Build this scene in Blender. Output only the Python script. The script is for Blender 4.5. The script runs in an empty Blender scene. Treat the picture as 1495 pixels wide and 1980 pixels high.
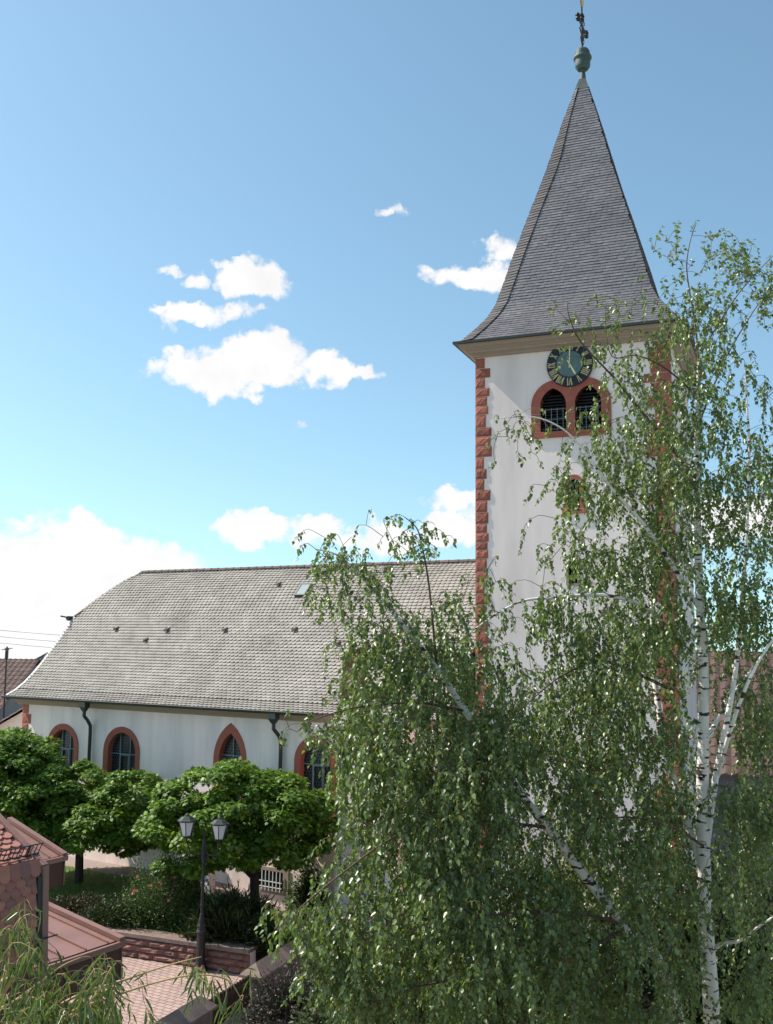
import bpy, math, random
import numpy as np
from mathutils import Vector, Matrix
from mathutils.geometry import tessellate_polygon
random.seed(7); rng = np.random.default_rng(7)
S = bpy.context.scene; COL = S.collection
rad = math.radians

# ------------------------------------------------------------ camera
F, CX, CY = 1925.0, 747.5, 990.0            # focal length and centre in photo pixels (1495 x 1980)
PITCH, ROLL, CAM_Z = rad(7.3), rad(0.63), 8.0
_f = Vector((0, math.cos(PITCH), math.sin(PITCH))); _u = Vector((0, -math.sin(PITCH), math.cos(PITCH))); _r = Vector((1, 0, 0))
c_, s_ = math.cos(ROLL), math.sin(ROLL)
RT = c_*_r + s_*_u; UP = -s_*_r + c_*_u; FW = _f
CAMP = Vector((0, 0, CAM_Z))
cd = bpy.data.cameras.new('camera'); cam = bpy.data.objects.new('camera', cd); COL.objects.link(cam)
cam.matrix_world = Matrix(((RT.x, UP.x, -FW.x, 0), (RT.y, UP.y, -FW.y, 0), (RT.z, UP.z, -FW.z, CAM_Z), (0, 0, 0, 1)))
cd.sensor_fit = 'VERTICAL'; cd.sensor_height = 36; cd.sensor_width = 36*1495/1980; cd.lens = F*36/1980
cd.clip_start = 0.1; cd.clip_end = 5000
S.camera = cam

# ------------------------------------------------------------ light
SUN_AZ, SUN_EL = rad(-75), rad(46)           # azimuth from +Y, negative = left
SKY_STRENGTH, SUN_STRENGTH, EXPOSURE = 0.11, 3.9, 0.85
sd = Vector((math.sin(SUN_AZ)*math.cos(SUN_EL), math.cos(SUN_AZ)*math.cos(SUN_EL), math.sin(SUN_EL)))
sl = bpy.data.lights.new('sun', 'SUN'); sl.energy = SUN_STRENGTH; sl.angle = rad(0.53); sl.color = (1, .95, .87)
so = bpy.data.objects.new('sun', sl); COL.objects.link(so); so.rotation_euler = sd.to_track_quat('Z', 'Y').to_euler(); so.location = (0, 0, 60)
S.view_settings.view_transform = 'Standard'; S.view_settings.look = 'None'; S.view_settings.gamma = 1
S.view_settings.exposure = EXPOSURE; S.view_settings.use_curve_mapping = False

def ray(px, py):
    return (FW*F + RT*(px-CX) - UP*(py-CY)).normalized()
def on_z(px, py, z):
    d = ray(px, py); return CAMP + d*((z-CAM_Z)/d.z)
def on_y(px, py, y):
    d = ray(px, py); return CAMP + d*(y/d.y)
def on_plane(px, py, p0, n):
    d = ray(px, py); return CAMP + d*((p0-CAMP).dot(n)/d.dot(n))
def proj(p):
    v = Vector(p)-CAMP; k = F/v.dot(FW); return CX+v.dot(RT)*k, CY-v.dot(UP)*k

# ------------------------------------------------------------ world: Nishita sky with cumulus in direction space
W = bpy.data.worlds.new('World'); S.world = W; W.use_nodes = True
nt = W.node_tree; nt.nodes.clear(); NN = nt.nodes.new; LK = nt.links.new
def wm(op, a, b=None, clamp=False):
    n = NN('ShaderNodeMath'); n.operation = op; n.use_clamp = clamp
    for i, v in enumerate((a, b)):
        if v is None: continue
        if isinstance(v, (int, float)): n.inputs[i].default_value = v
        else: LK(v, n.inputs[i])
    return n.outputs[0]
tc = NN('ShaderNodeTexCoord'); DIR = tc.outputs['Generated']
sx = NN('ShaderNodeSeparateXYZ'); LK(DIR, sx.inputs[0])
cb = NN('ShaderNodeCombineXYZ'); LK(sx.outputs[0], cb.inputs[0]); LK(sx.outputs[1], cb.inputs[1]); LK(wm('ADD', wm('MULTIPLY', wm('MAXIMUM', sx.outputs[2], 0), .88), .09), cb.inputs[2])
sky = NN('ShaderNodeTexSky'); sky.sky_type = 'NISHITA'; sky.sun_disc = False
sky.sun_elevation = SUN_EL; sky.sun_rotation = SUN_AZ % (2*math.pi); sky.altitude = 200; sky.air_density = 1.0; sky.dust_density = 0.7; sky.ozone_density = 2.0
LK(cb.outputs[0], sky.inputs[0])
tint = NN('ShaderNodeMix'); tint.data_type = 'RGBA'; tint.blend_type = 'MULTIPLY'; tint.inputs[0].default_value = 1
LK(sky.outputs[0], tint.inputs[6]); tint.inputs[7].default_value = (1.03, 1.14, .99, 1)
nz = NN('ShaderNodeTexNoise'); nz.inputs['Scale'].default_value = 34; nz.inputs['Detail'].default_value = 10; nz.inputs['Roughness'].default_value = .64; LK(DIR, nz.inputs['Vector'])
nz2 = NN('ShaderNodeTexNoise'); nz2.inputs['Scale'].default_value = 30; nz2.inputs['Detail'].default_value = 4; LK(DIR, nz2.inputs['Vector'])
# clouds: centre pixel, half sizes in pixels, weight
CL = [(485, 548, 85, 44, 1.1), (465, 505, 60, 20, .55), (372, 543, 30, 26, .75), (325, 524, 24, 15, .65), (362, 612, 70, 30, 1.0), (450, 606, 55, 22, .75), (500, 612, 30, 14, .5),
      (400, 722, 130, 52, 1.1), (510, 690, 95, 58, 1.15), (610, 708, 90, 40, 1.05), (690, 714, 62, 17, .8), (335, 700, 60, 32, .9), (502, 750, 26, 17, .7),
      (930, 535, 100, 38, 1.1), (968, 478, 52, 36, .9), (838, 522, 38, 20, .55), (752, 402, 34, 14, .45),
      (505, 1025, 95, 38, 1.0), (618, 1022, 62, 34, .9), (560, 1045, 120, 25, .5), (735, 1042, 85, 42, 1.0), (885, 1020, 95, 48, .95), (880, 965, 110, 26, .8),
      (160, 1050, 120, 60, .9), (60, 1090, 190, 80, 1.0), (270, 1090, 150, 55, .95), (180, 1170, 280, 110, 1.25), (20, 1240, 300, 110, 1.2), (60, 1010, 90, 22, .4), (575, 825, 30, 12, .25), (590, 1035, 30, 10, .3),
      (1420, 1010, 160, 60, .9), (-260, 900, 200, 80, 1.0), (-700, 1050, 300, 90, 1.1), (1800, 700, 190, 70, 1.0), (2300, 1000, 300, 100, 1.1), (-500, 500, 160, 70, .9), (1900, 1150, 300, 70, 1.0)]
def warp(scale, amp, src):
    n = NN('ShaderNodeTexNoise'); n.inputs['Scale'].default_value = scale; n.inputs['Detail'].default_value = 4; LK(DIR, n.inputs['Vector'])
    a = NN('ShaderNodeVectorMath'); a.operation = 'SUBTRACT'; LK(n.outputs['Color'], a.inputs[0]); a.inputs[1].default_value = (.5, .5, .5)
    b = NN('ShaderNodeVectorMath'); b.operation = 'SCALE'; LK(a.outputs[0], b.inputs[0]); b.inputs['Scale'].default_value = amp
    c = NN('ShaderNodeVectorMath'); c.operation = 'ADD'; LK(src, c.inputs[0]); LK(b.outputs[0], c.inputs[1]); return c.outputs[0]
WDIR = warp(55, .028, warp(17, .045, DIR))
acc = None
for (px, py, a, b, w) in CL:
    d = ray(px, py); r = d.cross(Vector((0, 0, 1))).normalized(); u = r.cross(d)
    k = 1/math.hypot(F, math.hypot(px-CX, py-CY))
    def dotn(v):
        n = NN('ShaderNodeVectorMath'); n.operation = 'DOT_PRODUCT'; LK(WDIR, n.inputs[0]); n.inputs[1].default_value = v; return n.outputs['Value']
    du = dotn(r/(a*k)); dv = dotn(u/(b*k)); front = wm('GREATER_THAN', dotn(d), 0)
    e = wm('SUBTRACT', 1.0, wm('ADD', wm('MULTIPLY', du, du), wm('MULTIPLY', dv, dv)))
    e = wm('MULTIPLY', wm('MULTIPLY', wm('MAXIMUM', e, 0), w), front)
    acc = e if acc is None else wm('MAXIMUM', acc, e)
nn = wm('SUBTRACT', nz.outputs[0], .5)
body = wm('ADD', acc, wm('MULTIPLY', wm('MULTIPLY', nn, 2.4), wm('MINIMUM', wm('MULTIPLY', acc, 4), 1)))
mr = NN('ShaderNodeMapRange'); mr.interpolation_type = 'SMOOTHSTEP'; LK(body, mr.inputs[0]); mr.inputs[1].default_value = .04; mr.inputs[2].default_value = .66
dens = wm('MULTIPLY', mr.outputs[0], .96)
shade = wm('ADD', 5.2, wm('MULTIPLY', wm('SUBTRACT', nz2.outputs[0], .5), 1.5))
cc = NN('ShaderNodeCombineXYZ'); LK(shade, cc.inputs[0]); LK(wm('MULTIPLY', shade, .985), cc.inputs[1]); LK(wm('MULTIPLY', shade, .98), cc.inputs[2])
mx = NN('ShaderNodeMix'); mx.data_type = 'RGBA'; LK(dens, mx.inputs[0]); LK(tint.outputs[2], mx.inputs[6]); LK(cc.outputs[0], mx.inputs[7])
bg = NN('ShaderNodeBackground'); bg.inputs[1].default_value = SKY_STRENGTH; LK(mx.outputs[2], bg.inputs[0])
wo = NN('ShaderNodeOutputWorld'); LK(bg.outputs[0], wo.inputs[0])

# ------------------------------------------------------------ materials
def mat(name, col, rough=.8, var=.18, scale=6, bump=0.0, bscale=40, spec=.3, island=0.0, transl=0.0, metal=0.0, col2=None, stretch=None, detail=5, c2lo=.45, c2hi=.65, lines=None):
    m = bpy.data.materials.new(name); m.use_nodes = True; t = m.node_tree; n = t.nodes; l = t.links
    b = n['Principled BSDF']; b.inputs['Roughness'].default_value = rough; b.inputs['Specular IOR Level'].default_value = spec; b.inputs['Metallic'].default_value = metal
    g = n.new('ShaderNodeTexCoord'); src = g.outputs['Object']
    if stretch:
        mp = n.new('ShaderNodeMapping'); mp.inputs['Scale'].default_value = stretch; l.new(src, mp.inputs[0]); src = mp.outputs[0]
    nz = n.new('ShaderNodeTexNoise'); nz.inputs['Scale'].default_value = scale; nz.inputs['Detail'].default_value = detail; nz.inputs['Roughness'].default_value = .6; l.new(src, nz.inputs['Vector'])
    mr = n.new('ShaderNodeMapRange'); l.new(nz.outputs[0], mr.inputs[0]); mr.inputs[1].default_value = .25; mr.inputs[2].default_value = .75; mr.inputs[3].default_value = 1-var; mr.inputs[4].default_value = 1+var
    fac = mr.outputs[0]
    if island:
        ge = n.new('ShaderNodeNewGeometry'); m2 = n.new('ShaderNodeMapRange'); oi = n.new('ShaderNodeObjectInfo'); rnd = oi.outputs['Random'] if name.startswith(('sandstone', 'rough', 'coping', 'fence', 'ridge')) else ge.outputs['Random Per Island']; l.new(rnd, m2.inputs[0]); m2.inputs[3].default_value = 1-island; m2.inputs[4].default_value = 1+island
        mu = n.new('ShaderNodeMath'); mu.operation = 'MULTIPLY'; l.new(fac, mu.inputs[0]); l.new(m2.outputs[0], mu.inputs[1]); fac = mu.outputs[0]
    base = None
    if col2:
        mm = n.new('ShaderNodeMix'); mm.data_type = 'RGBA'
        if island:
            wn = n.new('ShaderNodeTexWhiteNoise'); wn.noise_dimensions = '1D'; l.new(rnd, wn.inputs['W']); l.new(wn.outputs['Value'], mm.inputs[0])
        else:
            n3 = n.new('ShaderNodeTexNoise'); n3.inputs['Scale'].default_value = scale*.45; n3.inputs['Detail'].default_value = 6; l.new(src, n3.inputs['Vector'])
            m3 = n.new('ShaderNodeMapRange'); l.new(n3.outputs[0], m3.inputs[0]); m3.inputs[1].default_value = c2lo; m3.inputs[2].default_value = c2hi; l.new(m3.outputs[0], mm.inputs[0])
        mm.inputs[6].default_value = (*col, 1); mm.inputs[7].default_value = (*col2, 1); base = mm.outputs[2]
    mulc = n.new('ShaderNodeMix'); mulc.data_type = 'RGBA'; mulc.blend_type = 'MULTIPLY'; mulc.inputs[0].default_value = 1
    if base: l.new(base, mulc.inputs[6])
    else: mulc.inputs[6].default_value = (*col, 1)
    l.new(fac, mulc.inputs[7]); l.new(mulc.outputs[2], b.inputs['Base Color'])
    if bump:
        n2 = n.new('ShaderNodeTexNoise'); n2.inputs['Scale'].default_value = bscale; n2.inputs['Detail'].default_value = 6; l.new(src, n2.inputs['Vector'])
        bp = n.new('ShaderNodeBump'); bp.inputs['Strength'].default_value = bump; bp.inputs['Distance'].default_value = .02; l.new(n2.outputs[0], bp.inputs['Height']); l.new(bp.outputs[0], b.inputs['Normal'])
    if transl:
        tr = n.new('ShaderNodeBsdfTranslucent'); tcn = n.new('ShaderNodeMix'); tcn.data_type = 'RGBA'; tcn.blend_type = 'MULTIPLY'; tcn.inputs[0].default_value = 1
        l.new(mulc.outputs[2], tcn.inputs[6]); tcn.inputs[7].default_value = (1.6, 1.7, .7, 1); l.new(tcn.outputs[2], tr.inputs[0])
        ms = n.new('ShaderNodeMixShader'); ms.inputs[0].default_value = transl; l.new(b.outputs[0], ms.inputs[1]); l.new(tr.outputs[0], ms.inputs[2]); l.new(ms.outputs[0], n['Material Output'].inputs[0])
    return m
M = {}
M['plaster'] = mat('plaster', (.95, .765, .70), .9, .10, 1.6, .12, 30, col2=(.80, .66, .61), stretch=(1.6, 1.6, .22))
M['plaster_tower'] = mat('plaster_tower', (.87, .715, .665), .9, .11, 1.1, .06, 12, col2=(.70, .58, .54), stretch=(1.5, 1.5, .3))
M['sandstone'] = mat('sandstone', (.41, .13, .085), .85, .22, 9, .6, 60, island=.22, col2=(.32, .105, .075))
M['sandstone_smooth'] = mat('sandstone_smooth', (.36, .105, .072), .85, .1, 6, .15, 90, island=.06)
M['mortar'] = mat('mortar', (.62, .55, .52), .9, .05)
M['rough_red'] = mat('rough_red', (.30, .15, .12), .9, .25, 5, .9, 25, island=.2, col2=(.22, .12, .10))
M['coping'] = mat('coping', (.25, .175, .145), .9, .25, 5, .5, 40, island=.12, col2=(.18, .14, .12))
M['tile'] = mat('roof_tile', (.29, .265, .238), .75, .24, 1.1, 0, spec=.3, island=.09, col2=(.265, .235, .205))
M['tile_under'] = mat('roof_underlay', (.07, .06, .055), .9)
M['ridge'] = mat('ridge_tile', (.13, .09, .08), .8, .2, 6, island=.2)
M['verge'] = mat('verge_sunlit_mortar', (.62, .58, .56), .8, .15, 20)  # pale mortar; its light colour also paints the sun's gleam on tile edges
M['slate'] = mat('slate', (.125, .118, .13), .5, .2, 1.3, .1, 60, spec=.5, island=.15, col2=(.15, .14, .145))
M['slate_hip'] = mat('slate_hip', (.105, .093, .097), .55, .2, 6, spec=.45, island=.28, col2=(.11, .085, .08))
M['cornice'] = mat('cornice_paint', (.34, .265, .21), .75, .08, 5)
M['zinc'] = mat('zinc_dark', (.022, .03, .027), .5, .2, 8, spec=.5)
M['copper'] = mat('copper_patina', (.055, .095, .085), .6, .3, 8, col2=(.06, .055, .05), spec=.4)
M['iron'] = mat('black_iron', (.015, .013, .017), .5, .2, 10, spec=.5)
M['gold'] = mat('gilding', (.75, .52, .2), .35, .05, metal=.6)
M['numeral'] = mat('gold_paint', (.80, .66, .36), .5, .05)
M['clock_dark'] = mat('clock_dark', (.012, .014, .024), .4, .1)
M['clock_teal'] = mat('clock_teal', (.10, .155, .155), .55, .2, 8)
M['louvre'] = mat('louvre_wood', (.035, .03, .03), .8, .3, 12)
M['void'] = mat('dark_interior', (.006, .006, .007), .9, .1)
M['lead'] = mat('grey_glazing_bar', (.22, .26, .27), .6, .1)
M['soil'] = mat('soil', (.045, .035, .025), .95, .4, 3, .8, 20)
M['gravel'] = mat('gravel', (.30, .235, .21), .95, .3, 60, .9, 60)
M['grass'] = mat('grass', (.10, .16, .025), .8, .3, 4, .6, 60, col2=(.075, .13, .02))
M['grass_blade'] = mat('grass_blade', (.10, .17, .022), .7, .2, 4, island=.3, transl=.25)
M['ground'] = mat('ground_gravel_grass', (.27, .23, .18), .95, .25, .8, .5, 10, col2=(.17, .16, .09))
M['red_metal'] = mat('red_brown_metal', (.25, .13, .105), .45, .18, 2.2, .05, 4, spec=.45)
M['brown_panel'] = mat('brown_panel', (.085, .04, .03), .6, .15, 3, spec=.3)
M['clay'] = mat('clay_tile', (.34, .15, .10), .8, .14, 10, .2, 60, island=.0)
M['brown_wall'] = mat('brown_wall', (.10, .055, .04), .85, .15, 3)
M['bark_dark'] = mat('maple_bark', (.06, .042, .035), .9, .3, 12, .8, 30, stretch=(1, 1, .3))
M['maple_leaf'] = mat('maple_leaf', (.145, .225, .02), .5, .2, 2, spec=.4, island=.35, transl=.27, col2=(.07, .145, .02))
M['shrub_dark'] = mat('shrub_leaf_dark', (.032, .068, .018), .55, .25, 3, spec=.35, island=.4, transl=.15, col2=(.05, .05, .02))
M['shrub_mid'] = mat('shrub_leaf_mid', (.065, .11, .03), .5, .25, 3, spec=.4, island=.35, transl=.2)
M['shrub_red'] = mat('shrub_leaf_red', (.055, .03, .02), .55, .25, 3, spec=.35, island=.4, transl=.15, col2=(.04, .05, .02))
M['shrub_purple'] = mat('shrub_leaf_purple', (.05, .018, .03), .5, .25, 3, spec=.4, island=.5, transl=.15, col2=(.03, .05, .025))
M['petal'] = mat('rose_petal', (.62, .25, .22), .6, .2, 3, island=.2, transl=.2)
M['birch_leaf'] = mat('birch_leaf', (.105, .165, .058), .36, .18, 2, spec=.6, island=.45, transl=.3, col2=(.165, .20, .058))
M['twig'] = mat('birch_twig', (.11, .065, .05), .7, .2, 8)
M['willow_leaf'] = mat('willow_leaf', (.085, .14, .045), .34, .15, 2, spec=.6, island=.3, transl=.25, col2=(.11, .15, .03))
M['willow_twig'] = mat('willow_twig', (.36, .25, .12), .6, .2, 8)
M['wood_fence'] = mat('fence_wood', (.06, .032, .022), .8, .25, 8, island=.2)
M['brick'] = mat('chimney_brick', (.16, .075, .06), .85, .2, 12, .4, 30)
M['white_paint'] = mat('white_paint', (.72, .71, .70), .6, .05)
M['house_white'] = mat('house_white', (.66, .6, .55), .9, .08, 1)
M['house_grey'] = mat('house_grey', (.25, .24, .24), .9, .2, 2)
M['far_tile'] = mat('far_tile', (.11, .07, .06), .85, .25, 1.2, island=.2)
M['lantern_pane'] = mat('opal_pane', (.62, .63, .66), .4, .04, spec=.5)
M['pot'] = mat('black_pot', (.012, .014, .014), .35, .1, spec=.5)
M['glass_dark'] = mat('dark_glass', (.01, .013, .018), .15, .1, spec=.6)

def birch_bark():
    m = mat('birch_bark', (.78, .71, .65), .75, .14, 5, .3, 30)
    t = m.node_tree; n = t.nodes; l = t.links; b = n['Principled BSDF']
    g = n.new('ShaderNodeTexCoord'); mp = n.new('ShaderNodeMapping'); mp.inputs['Scale'].default_value = (6, 6, 22); l.new(g.outputs['Object'], mp.inputs[0])
    nz = n.new('ShaderNodeTexNoise'); nz.inputs['Scale'].default_value = 1; nz.inputs['Detail'].default_value = 3; l.new(mp.outputs[0], nz.inputs['Vector'])
    mr = n.new('ShaderNodeMapRange'); l.new(nz.outputs[0], mr.inputs[0]); mr.inputs[1].default_value = .58; mr.inputs[2].default_value = .62
    mx = n.new('ShaderNodeMix'); mx.data_type = 'RGBA'; l.new(mr.outputs[0], mx.inputs[0]); l.new(b.inputs['Base Color'].links[0].from_socket, mx.inputs[6]); mx.inputs[7].default_value = (.05, .035, .03, 1)
    l.new(mx.outputs[2], b.inputs['Base Color']); return m
M['birch_bark'] = birch_bark()

def paver_mat():
    m = mat('pink_pavers', (.42, .29, .25), .9, .12, 3, 0)
    t = m.node_tree; n = t.nodes; l = t.links; b = n['Principled BSDF']
    g = n.new('ShaderNodeTexCoord'); mp = n.new('ShaderNodeMapping'); mp.inputs['Rotation'].default_value = (0, 0, rad(30.8)); l.new(g.outputs['Object'], mp.inputs[0])
    br = n.new('ShaderNodeTexBrick'); l.new(mp.outputs[0], br.inputs[0]); br.inputs['Scale'].default_value = 1; br.inputs['Brick Width'].default_value = .22; br.inputs['Row Height'].default_value = .15; br.inputs['Mortar Size'].default_value = .011
    br.inputs[1].default_value = (.44, .30, .26, 1); br.inputs[2].default_value = (.37, .26, .225, 1); br.inputs[3].default_value = (.16, .11, .095, 1)
    mu = n.new('ShaderNodeMix'); mu.data_type = 'RGBA'; mu.blend_type = 'MULTIPLY'; mu.inputs[0].default_value = 1
    nz = n.new('ShaderNodeTexNoise'); nz.inputs['Scale'].default_value = 1.3; nz.inputs['Detail'].default_value = 6; l.new(g.outputs['Object'], nz.inputs['Vector'])
    mr = n.new('ShaderNodeMapRange'); l.new(nz.outputs[0], mr.inputs[0]); mr.inputs[3].default_value = .7; mr.inputs[4].default_value = 1.25
    l.new(br.outputs[0], mu.inputs[6]); l.new(mr.outputs[0], mu.inputs[7]); l.new(mu.outputs[2], b.inputs['Base Color'])
    bp = n.new('ShaderNodeBump'); bp.inputs['Distance'].default_value = .006; bp.inputs['Strength'].default_value = .8; bp.invert = True; l.new(br.outputs['Fac'], bp.inputs['Height']); l.new(bp.outputs[0], b.inputs['Normal'])
    return m
M['pavers'] = paver_mat()
def leaded_mat():
    m = bpy.data.materials.new('leaded_glass'); m.use_nodes = True; t = m.node_tree; n = t.nodes; l = t.links; b = n['Principled BSDF']
    g = n.new('ShaderNodeTexCoord'); sp = n.new('ShaderNodeSeparateXYZ'); l.new(g.outputs['Object'], sp.inputs[0])
    def mth(op, a, b_=None):
        q = n.new('ShaderNodeMath'); q.operation = op
        for i, v in enumerate((a, b_)):
            if v is None: continue
            if isinstance(v, (int, float)): q.inputs[i].default_value = v
            else: l.new(v, q.inputs[i])
        return q.outputs[0]
    # bullseye roundels on a hexagonal lattice: two offset rectangular grids
    P = .105
    def grid(ox, oz):
        u = mth('SUBTRACT', mth('FRACT', mth('ADD', mth('DIVIDE', sp.outputs[0], P), ox)), .5); v = mth('SUBTRACT', mth('FRACT', mth('ADD', mth('DIVIDE', sp.outputs[2], P*1.732), oz)), .5)
        v = mth('MULTIPLY', v, 1.732); return mth('SQRT', mth('ADD', mth('MULTIPLY', u, u), mth('MULTIPLY', v, v)))
    d = mth('MINIMUM', grid(0, 0), grid(.5, .5))
    e = mth('GREATER_THAN', d, .43)
    mx = n.new('ShaderNodeMix'); mx.data_type = 'RGBA'; l.new(e, mx.inputs[0]); mx.inputs[6].default_value = (.012, .013, .018, 1); mx.inputs[7].default_value = (.085, .09, .095, 1); l.new(mx.outputs[2], b.inputs['Base Color'])
    b.inputs['Roughness'].default_value = .3; b.inputs['Specular IOR Level'].default_value = .4
    bp = n.new('ShaderNodeBump'); bp.inputs['Distance'].default_value = .01; bp.inputs['Strength'].default_value = .6; l.new(d, bp.inputs['Height']); l.new(bp.outputs[0], b.inputs['Normal'])
    return m
M['leaded'] = leaded_mat()

# ------------------------------------------------------------ mesh helpers
def tag(o, label=None, cat=None, group=None, kind=None):
    if label: o['label'] = label
    if cat: o['category'] = cat
    if group: o['group'] = group
    if kind: o['kind'] = kind
    return o
def empty(name, loc=(0, 0, 0), rz=0):
    o = bpy.data.objects.new(name, None); COL.objects.link(o); o.location = loc; o.rotation_euler = (0, 0, rz); o.empty_display_size = .3; return o
def link(name, me, parent=None):
    o = bpy.data.objects.new(name, me); COL.objects.link(o)
    if parent is not None: o.parent = parent
    return o
class MB:
    def __init__(s): s.v = []; s.f = []
    def add(s, vs, fs):
        k = len(s.v); s.v += [tuple(v) for v in vs]; s.f += [tuple(i+k for i in f) for f in fs]; return s
    def box(s, x0, x1, y0, y1, z0, z1):
        return s.add([(x0, y0, z0), (x1, y0, z0), (x1, y1, z0), (x0, y1, z0), (x0, y0, z1), (x1, y0, z1), (x1, y1, z1), (x0, y1, z1)],
                     [(3, 2, 1, 0), (4, 5, 6, 7), (0, 1, 5, 4), (1, 2, 6, 5), (2, 3, 7, 6), (3, 0, 4, 7)])
    def bbox(s, x0, x1, y0, y1, z0, z1, b=.01):
        """box with chamfered front (-y) edges"""
        return s.add([(x0, y1, z0), (x1, y1, z0), (x1, y1, z1), (x0, y1, z1), (x0, y0+b, z0), (x1, y0+b, z0), (x1, y0+b, z1), (x0, y0+b, z1), (x0+b, y0, z0+b), (x1-b, y0, z0+b), (x1-b, y0, z1-b), (x0+b, y0, z1-b)],
                     [(0, 3, 2, 1), (8, 9, 10, 11), (4, 5, 9, 8), (5, 6, 10, 9), (6, 7, 11, 10), (7, 4, 8, 11), (0, 1, 5, 4), (1, 2, 6, 5), (2, 3, 7, 6), (3, 0, 4, 7)])
    def bar(s, a, b, w, h=None, up=(0, 0, 1)):
        a = Vector(a); b = Vector(b); h = h or w; d = (b-a).normalized(); u = Vector(up)
        if abs(d.dot(u)) > .97: u = Vector((0, 1, 0))
        r = d.cross(u).normalized()*w/2; t = r.cross(d).normalized()*h/2
        vs = [p+i*r+j*t for p in (a, b) for i, j in ((-1, -1), (1, -1), (1, 1), (-1, 1))]
        return s.add(vs, [(0, 1, 2, 3), (7, 6, 5, 4), (0, 4, 5, 1), (1, 5, 6, 2), (2, 6, 7, 3), (3, 7, 4, 0)])
    def tube(s, pts, rs, n=8, cap=True):
        pts = [Vector(p) for p in pts]; k0 = len(s.v)
        if isinstance(rs, (int, float)): rs = [rs]*len(pts)
        prev = None
        for i, p in enumerate(pts):
            d = (pts[min(i+1, len(pts)-1)]-pts[max(i-1, 0)]).normalized()
            if prev is None:
                u = Vector((1, 0, 0)) if abs(d.x) < .9 else Vector((0, 1, 0)); prev = (u-d*u.dot(d)).normalized()
            else: prev = (prev-d*prev.dot(d)).normalized()
            w = d.cross(prev)
            for j in range(n):
                a = 2*math.pi*j/n; s.v.append(tuple(p+(prev*math.cos(a)+w*math.sin(a))*rs[i]))
        for i in range(len(pts)-1):
            for j in range(n):
                a = k0+i*n+j; b = k0+i*n+(j+1) % n; s.f.append((a, b, b+n, a+n))
        if cap:
            s.f.append(tuple(k0+j for j in reversed(range(n)))); e = k0+(len(pts)-1)*n; s.f.append(tuple(e+j for j in range(n)))
        return s
    def lathe(s, prof, n=16, c=(0, 0, 0)):
        k0 = len(s.v)
        for r, z in prof:
            for j in range(n):
                a = 2*math.pi*j/n; s.v.append((c[0]+r*math.cos(a), c[1]+r*math.sin(a), c[2]+z))
        for i in range(len(prof)-1):
            for j in range(n):
                a = k0+i*n+j; b = k0+i*n+(j+1) % n; s.f.append((a, b, b+n, a+n))
        s.f.append(tuple(k0+j for j in reversed(range(n)))); e = k0+(len(prof)-1)*n; s.f.append(tuple(e+j for j in range(n)))
        return s
    def extrude_xz(s, pts, y0, y1):
        n = len(pts); vs = [(x, y0, z) for x, z in pts]+[(x, y1, z) for x, z in pts]
        return s.add(vs, [tuple(range(n)), tuple(range(2*n-1, n-1, -1))]+[(i, i+n, (i+1) % n+n, (i+1) % n) for i in range(n)])
    def holed(s, outer, holes, y):
        """flat wall in the xz plane with openings"""
        tri = tessellate_polygon([[Vector((x, z, 0)) for x, z in p] for p in [outer]+holes]); allp = [q for p in [outer]+holes for q in p]
        fs = []
        for t in tri:
            a, b, c = [allp[i] for i in t]
            cr = (b[0]-a[0])*(c[1]-a[1])-(b[1]-a[1])*(c[0]-a[0]); fs.append(t if cr > 0 else t[::-1])
        return s.add([(x, y, z) for x, z in allp], fs)
    def strip(s, pa, pb, closed=True):
        n = len(pa); k = len(s.v); s.v += [tuple(p) for p in pa]+[tuple(p) for p in pb]
        for i in range(n if closed else n-1):
            j = (i+1) % n; s.f.append((k+i, k+j, k+n+j, k+n+i))
        return s
    def mesh(s, name, m):
        me = bpy.data.meshes.new(name); me.from_pydata(s.v, [], s.f); me.update(); me.materials.append(M[m] if isinstance(m, str) else m); return me
    def build(s, name, m, parent=None, smooth=False):
        me = s.mesh(name, m)
        if smooth: me.polygons.foreach_set('use_smooth', [True]*len(me.polygons))
        return link(name, me, parent)

def stamp_mesh(name, P, A, B, N, size, tv, tf, m, parent=None, kind='stuff'):
    """many small flat pieces (leaves, petals): P base, A along, B side, N normal, template verts (side, along, normal)"""
    P = np.asarray(P, float); n = len(P); tv = np.asarray(tv, float); k = len(tv); size = np.asarray(size, float).reshape(n, 1, 1)
    V = P[:, None, :] + size*(tv[None, :, 0:1]*B[:, None, :] + tv[None, :, 1:2]*A[:, None, :] + tv[None, :, 2:3]*N[:, None, :])
    ls = np.array([len(f) for f in tf]); li = np.concatenate([np.array(f) for f in tf])
    me = bpy.data.meshes.new(name); me.vertices.add(n*k); me.vertices.foreach_set('co', V.reshape(-1).astype(np.float32))
    me.loops.add(n*len(li)); me.loops.foreach_set('vertex_index', (li[None, :]+np.arange(n)[:, None]*k).reshape(-1).astype(np.int32))
    tot = np.tile(ls, n); st = np.concatenate([[0], np.cumsum(tot)[:-1]])
    me.polygons.add(n*len(tf)); me.polygons.foreach_set('loop_start', st.astype(np.int32)); me.polygons.foreach_set('loop_total', tot.astype(np.int32))
    me.update(calc_edges=True); me.materials.append(M[m])
    o = link(name, me, parent)
    if kind: o['kind'] = kind
    return o
def unit(a): return a/np.maximum(np.linalg.norm(a, axis=1, keepdims=True), 1e-9)
def frame(A, N):
    A = unit(A); N = unit(N-A*(A*N).sum(1, keepdims=True)); return A, np.cross(A, N), N

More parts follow.
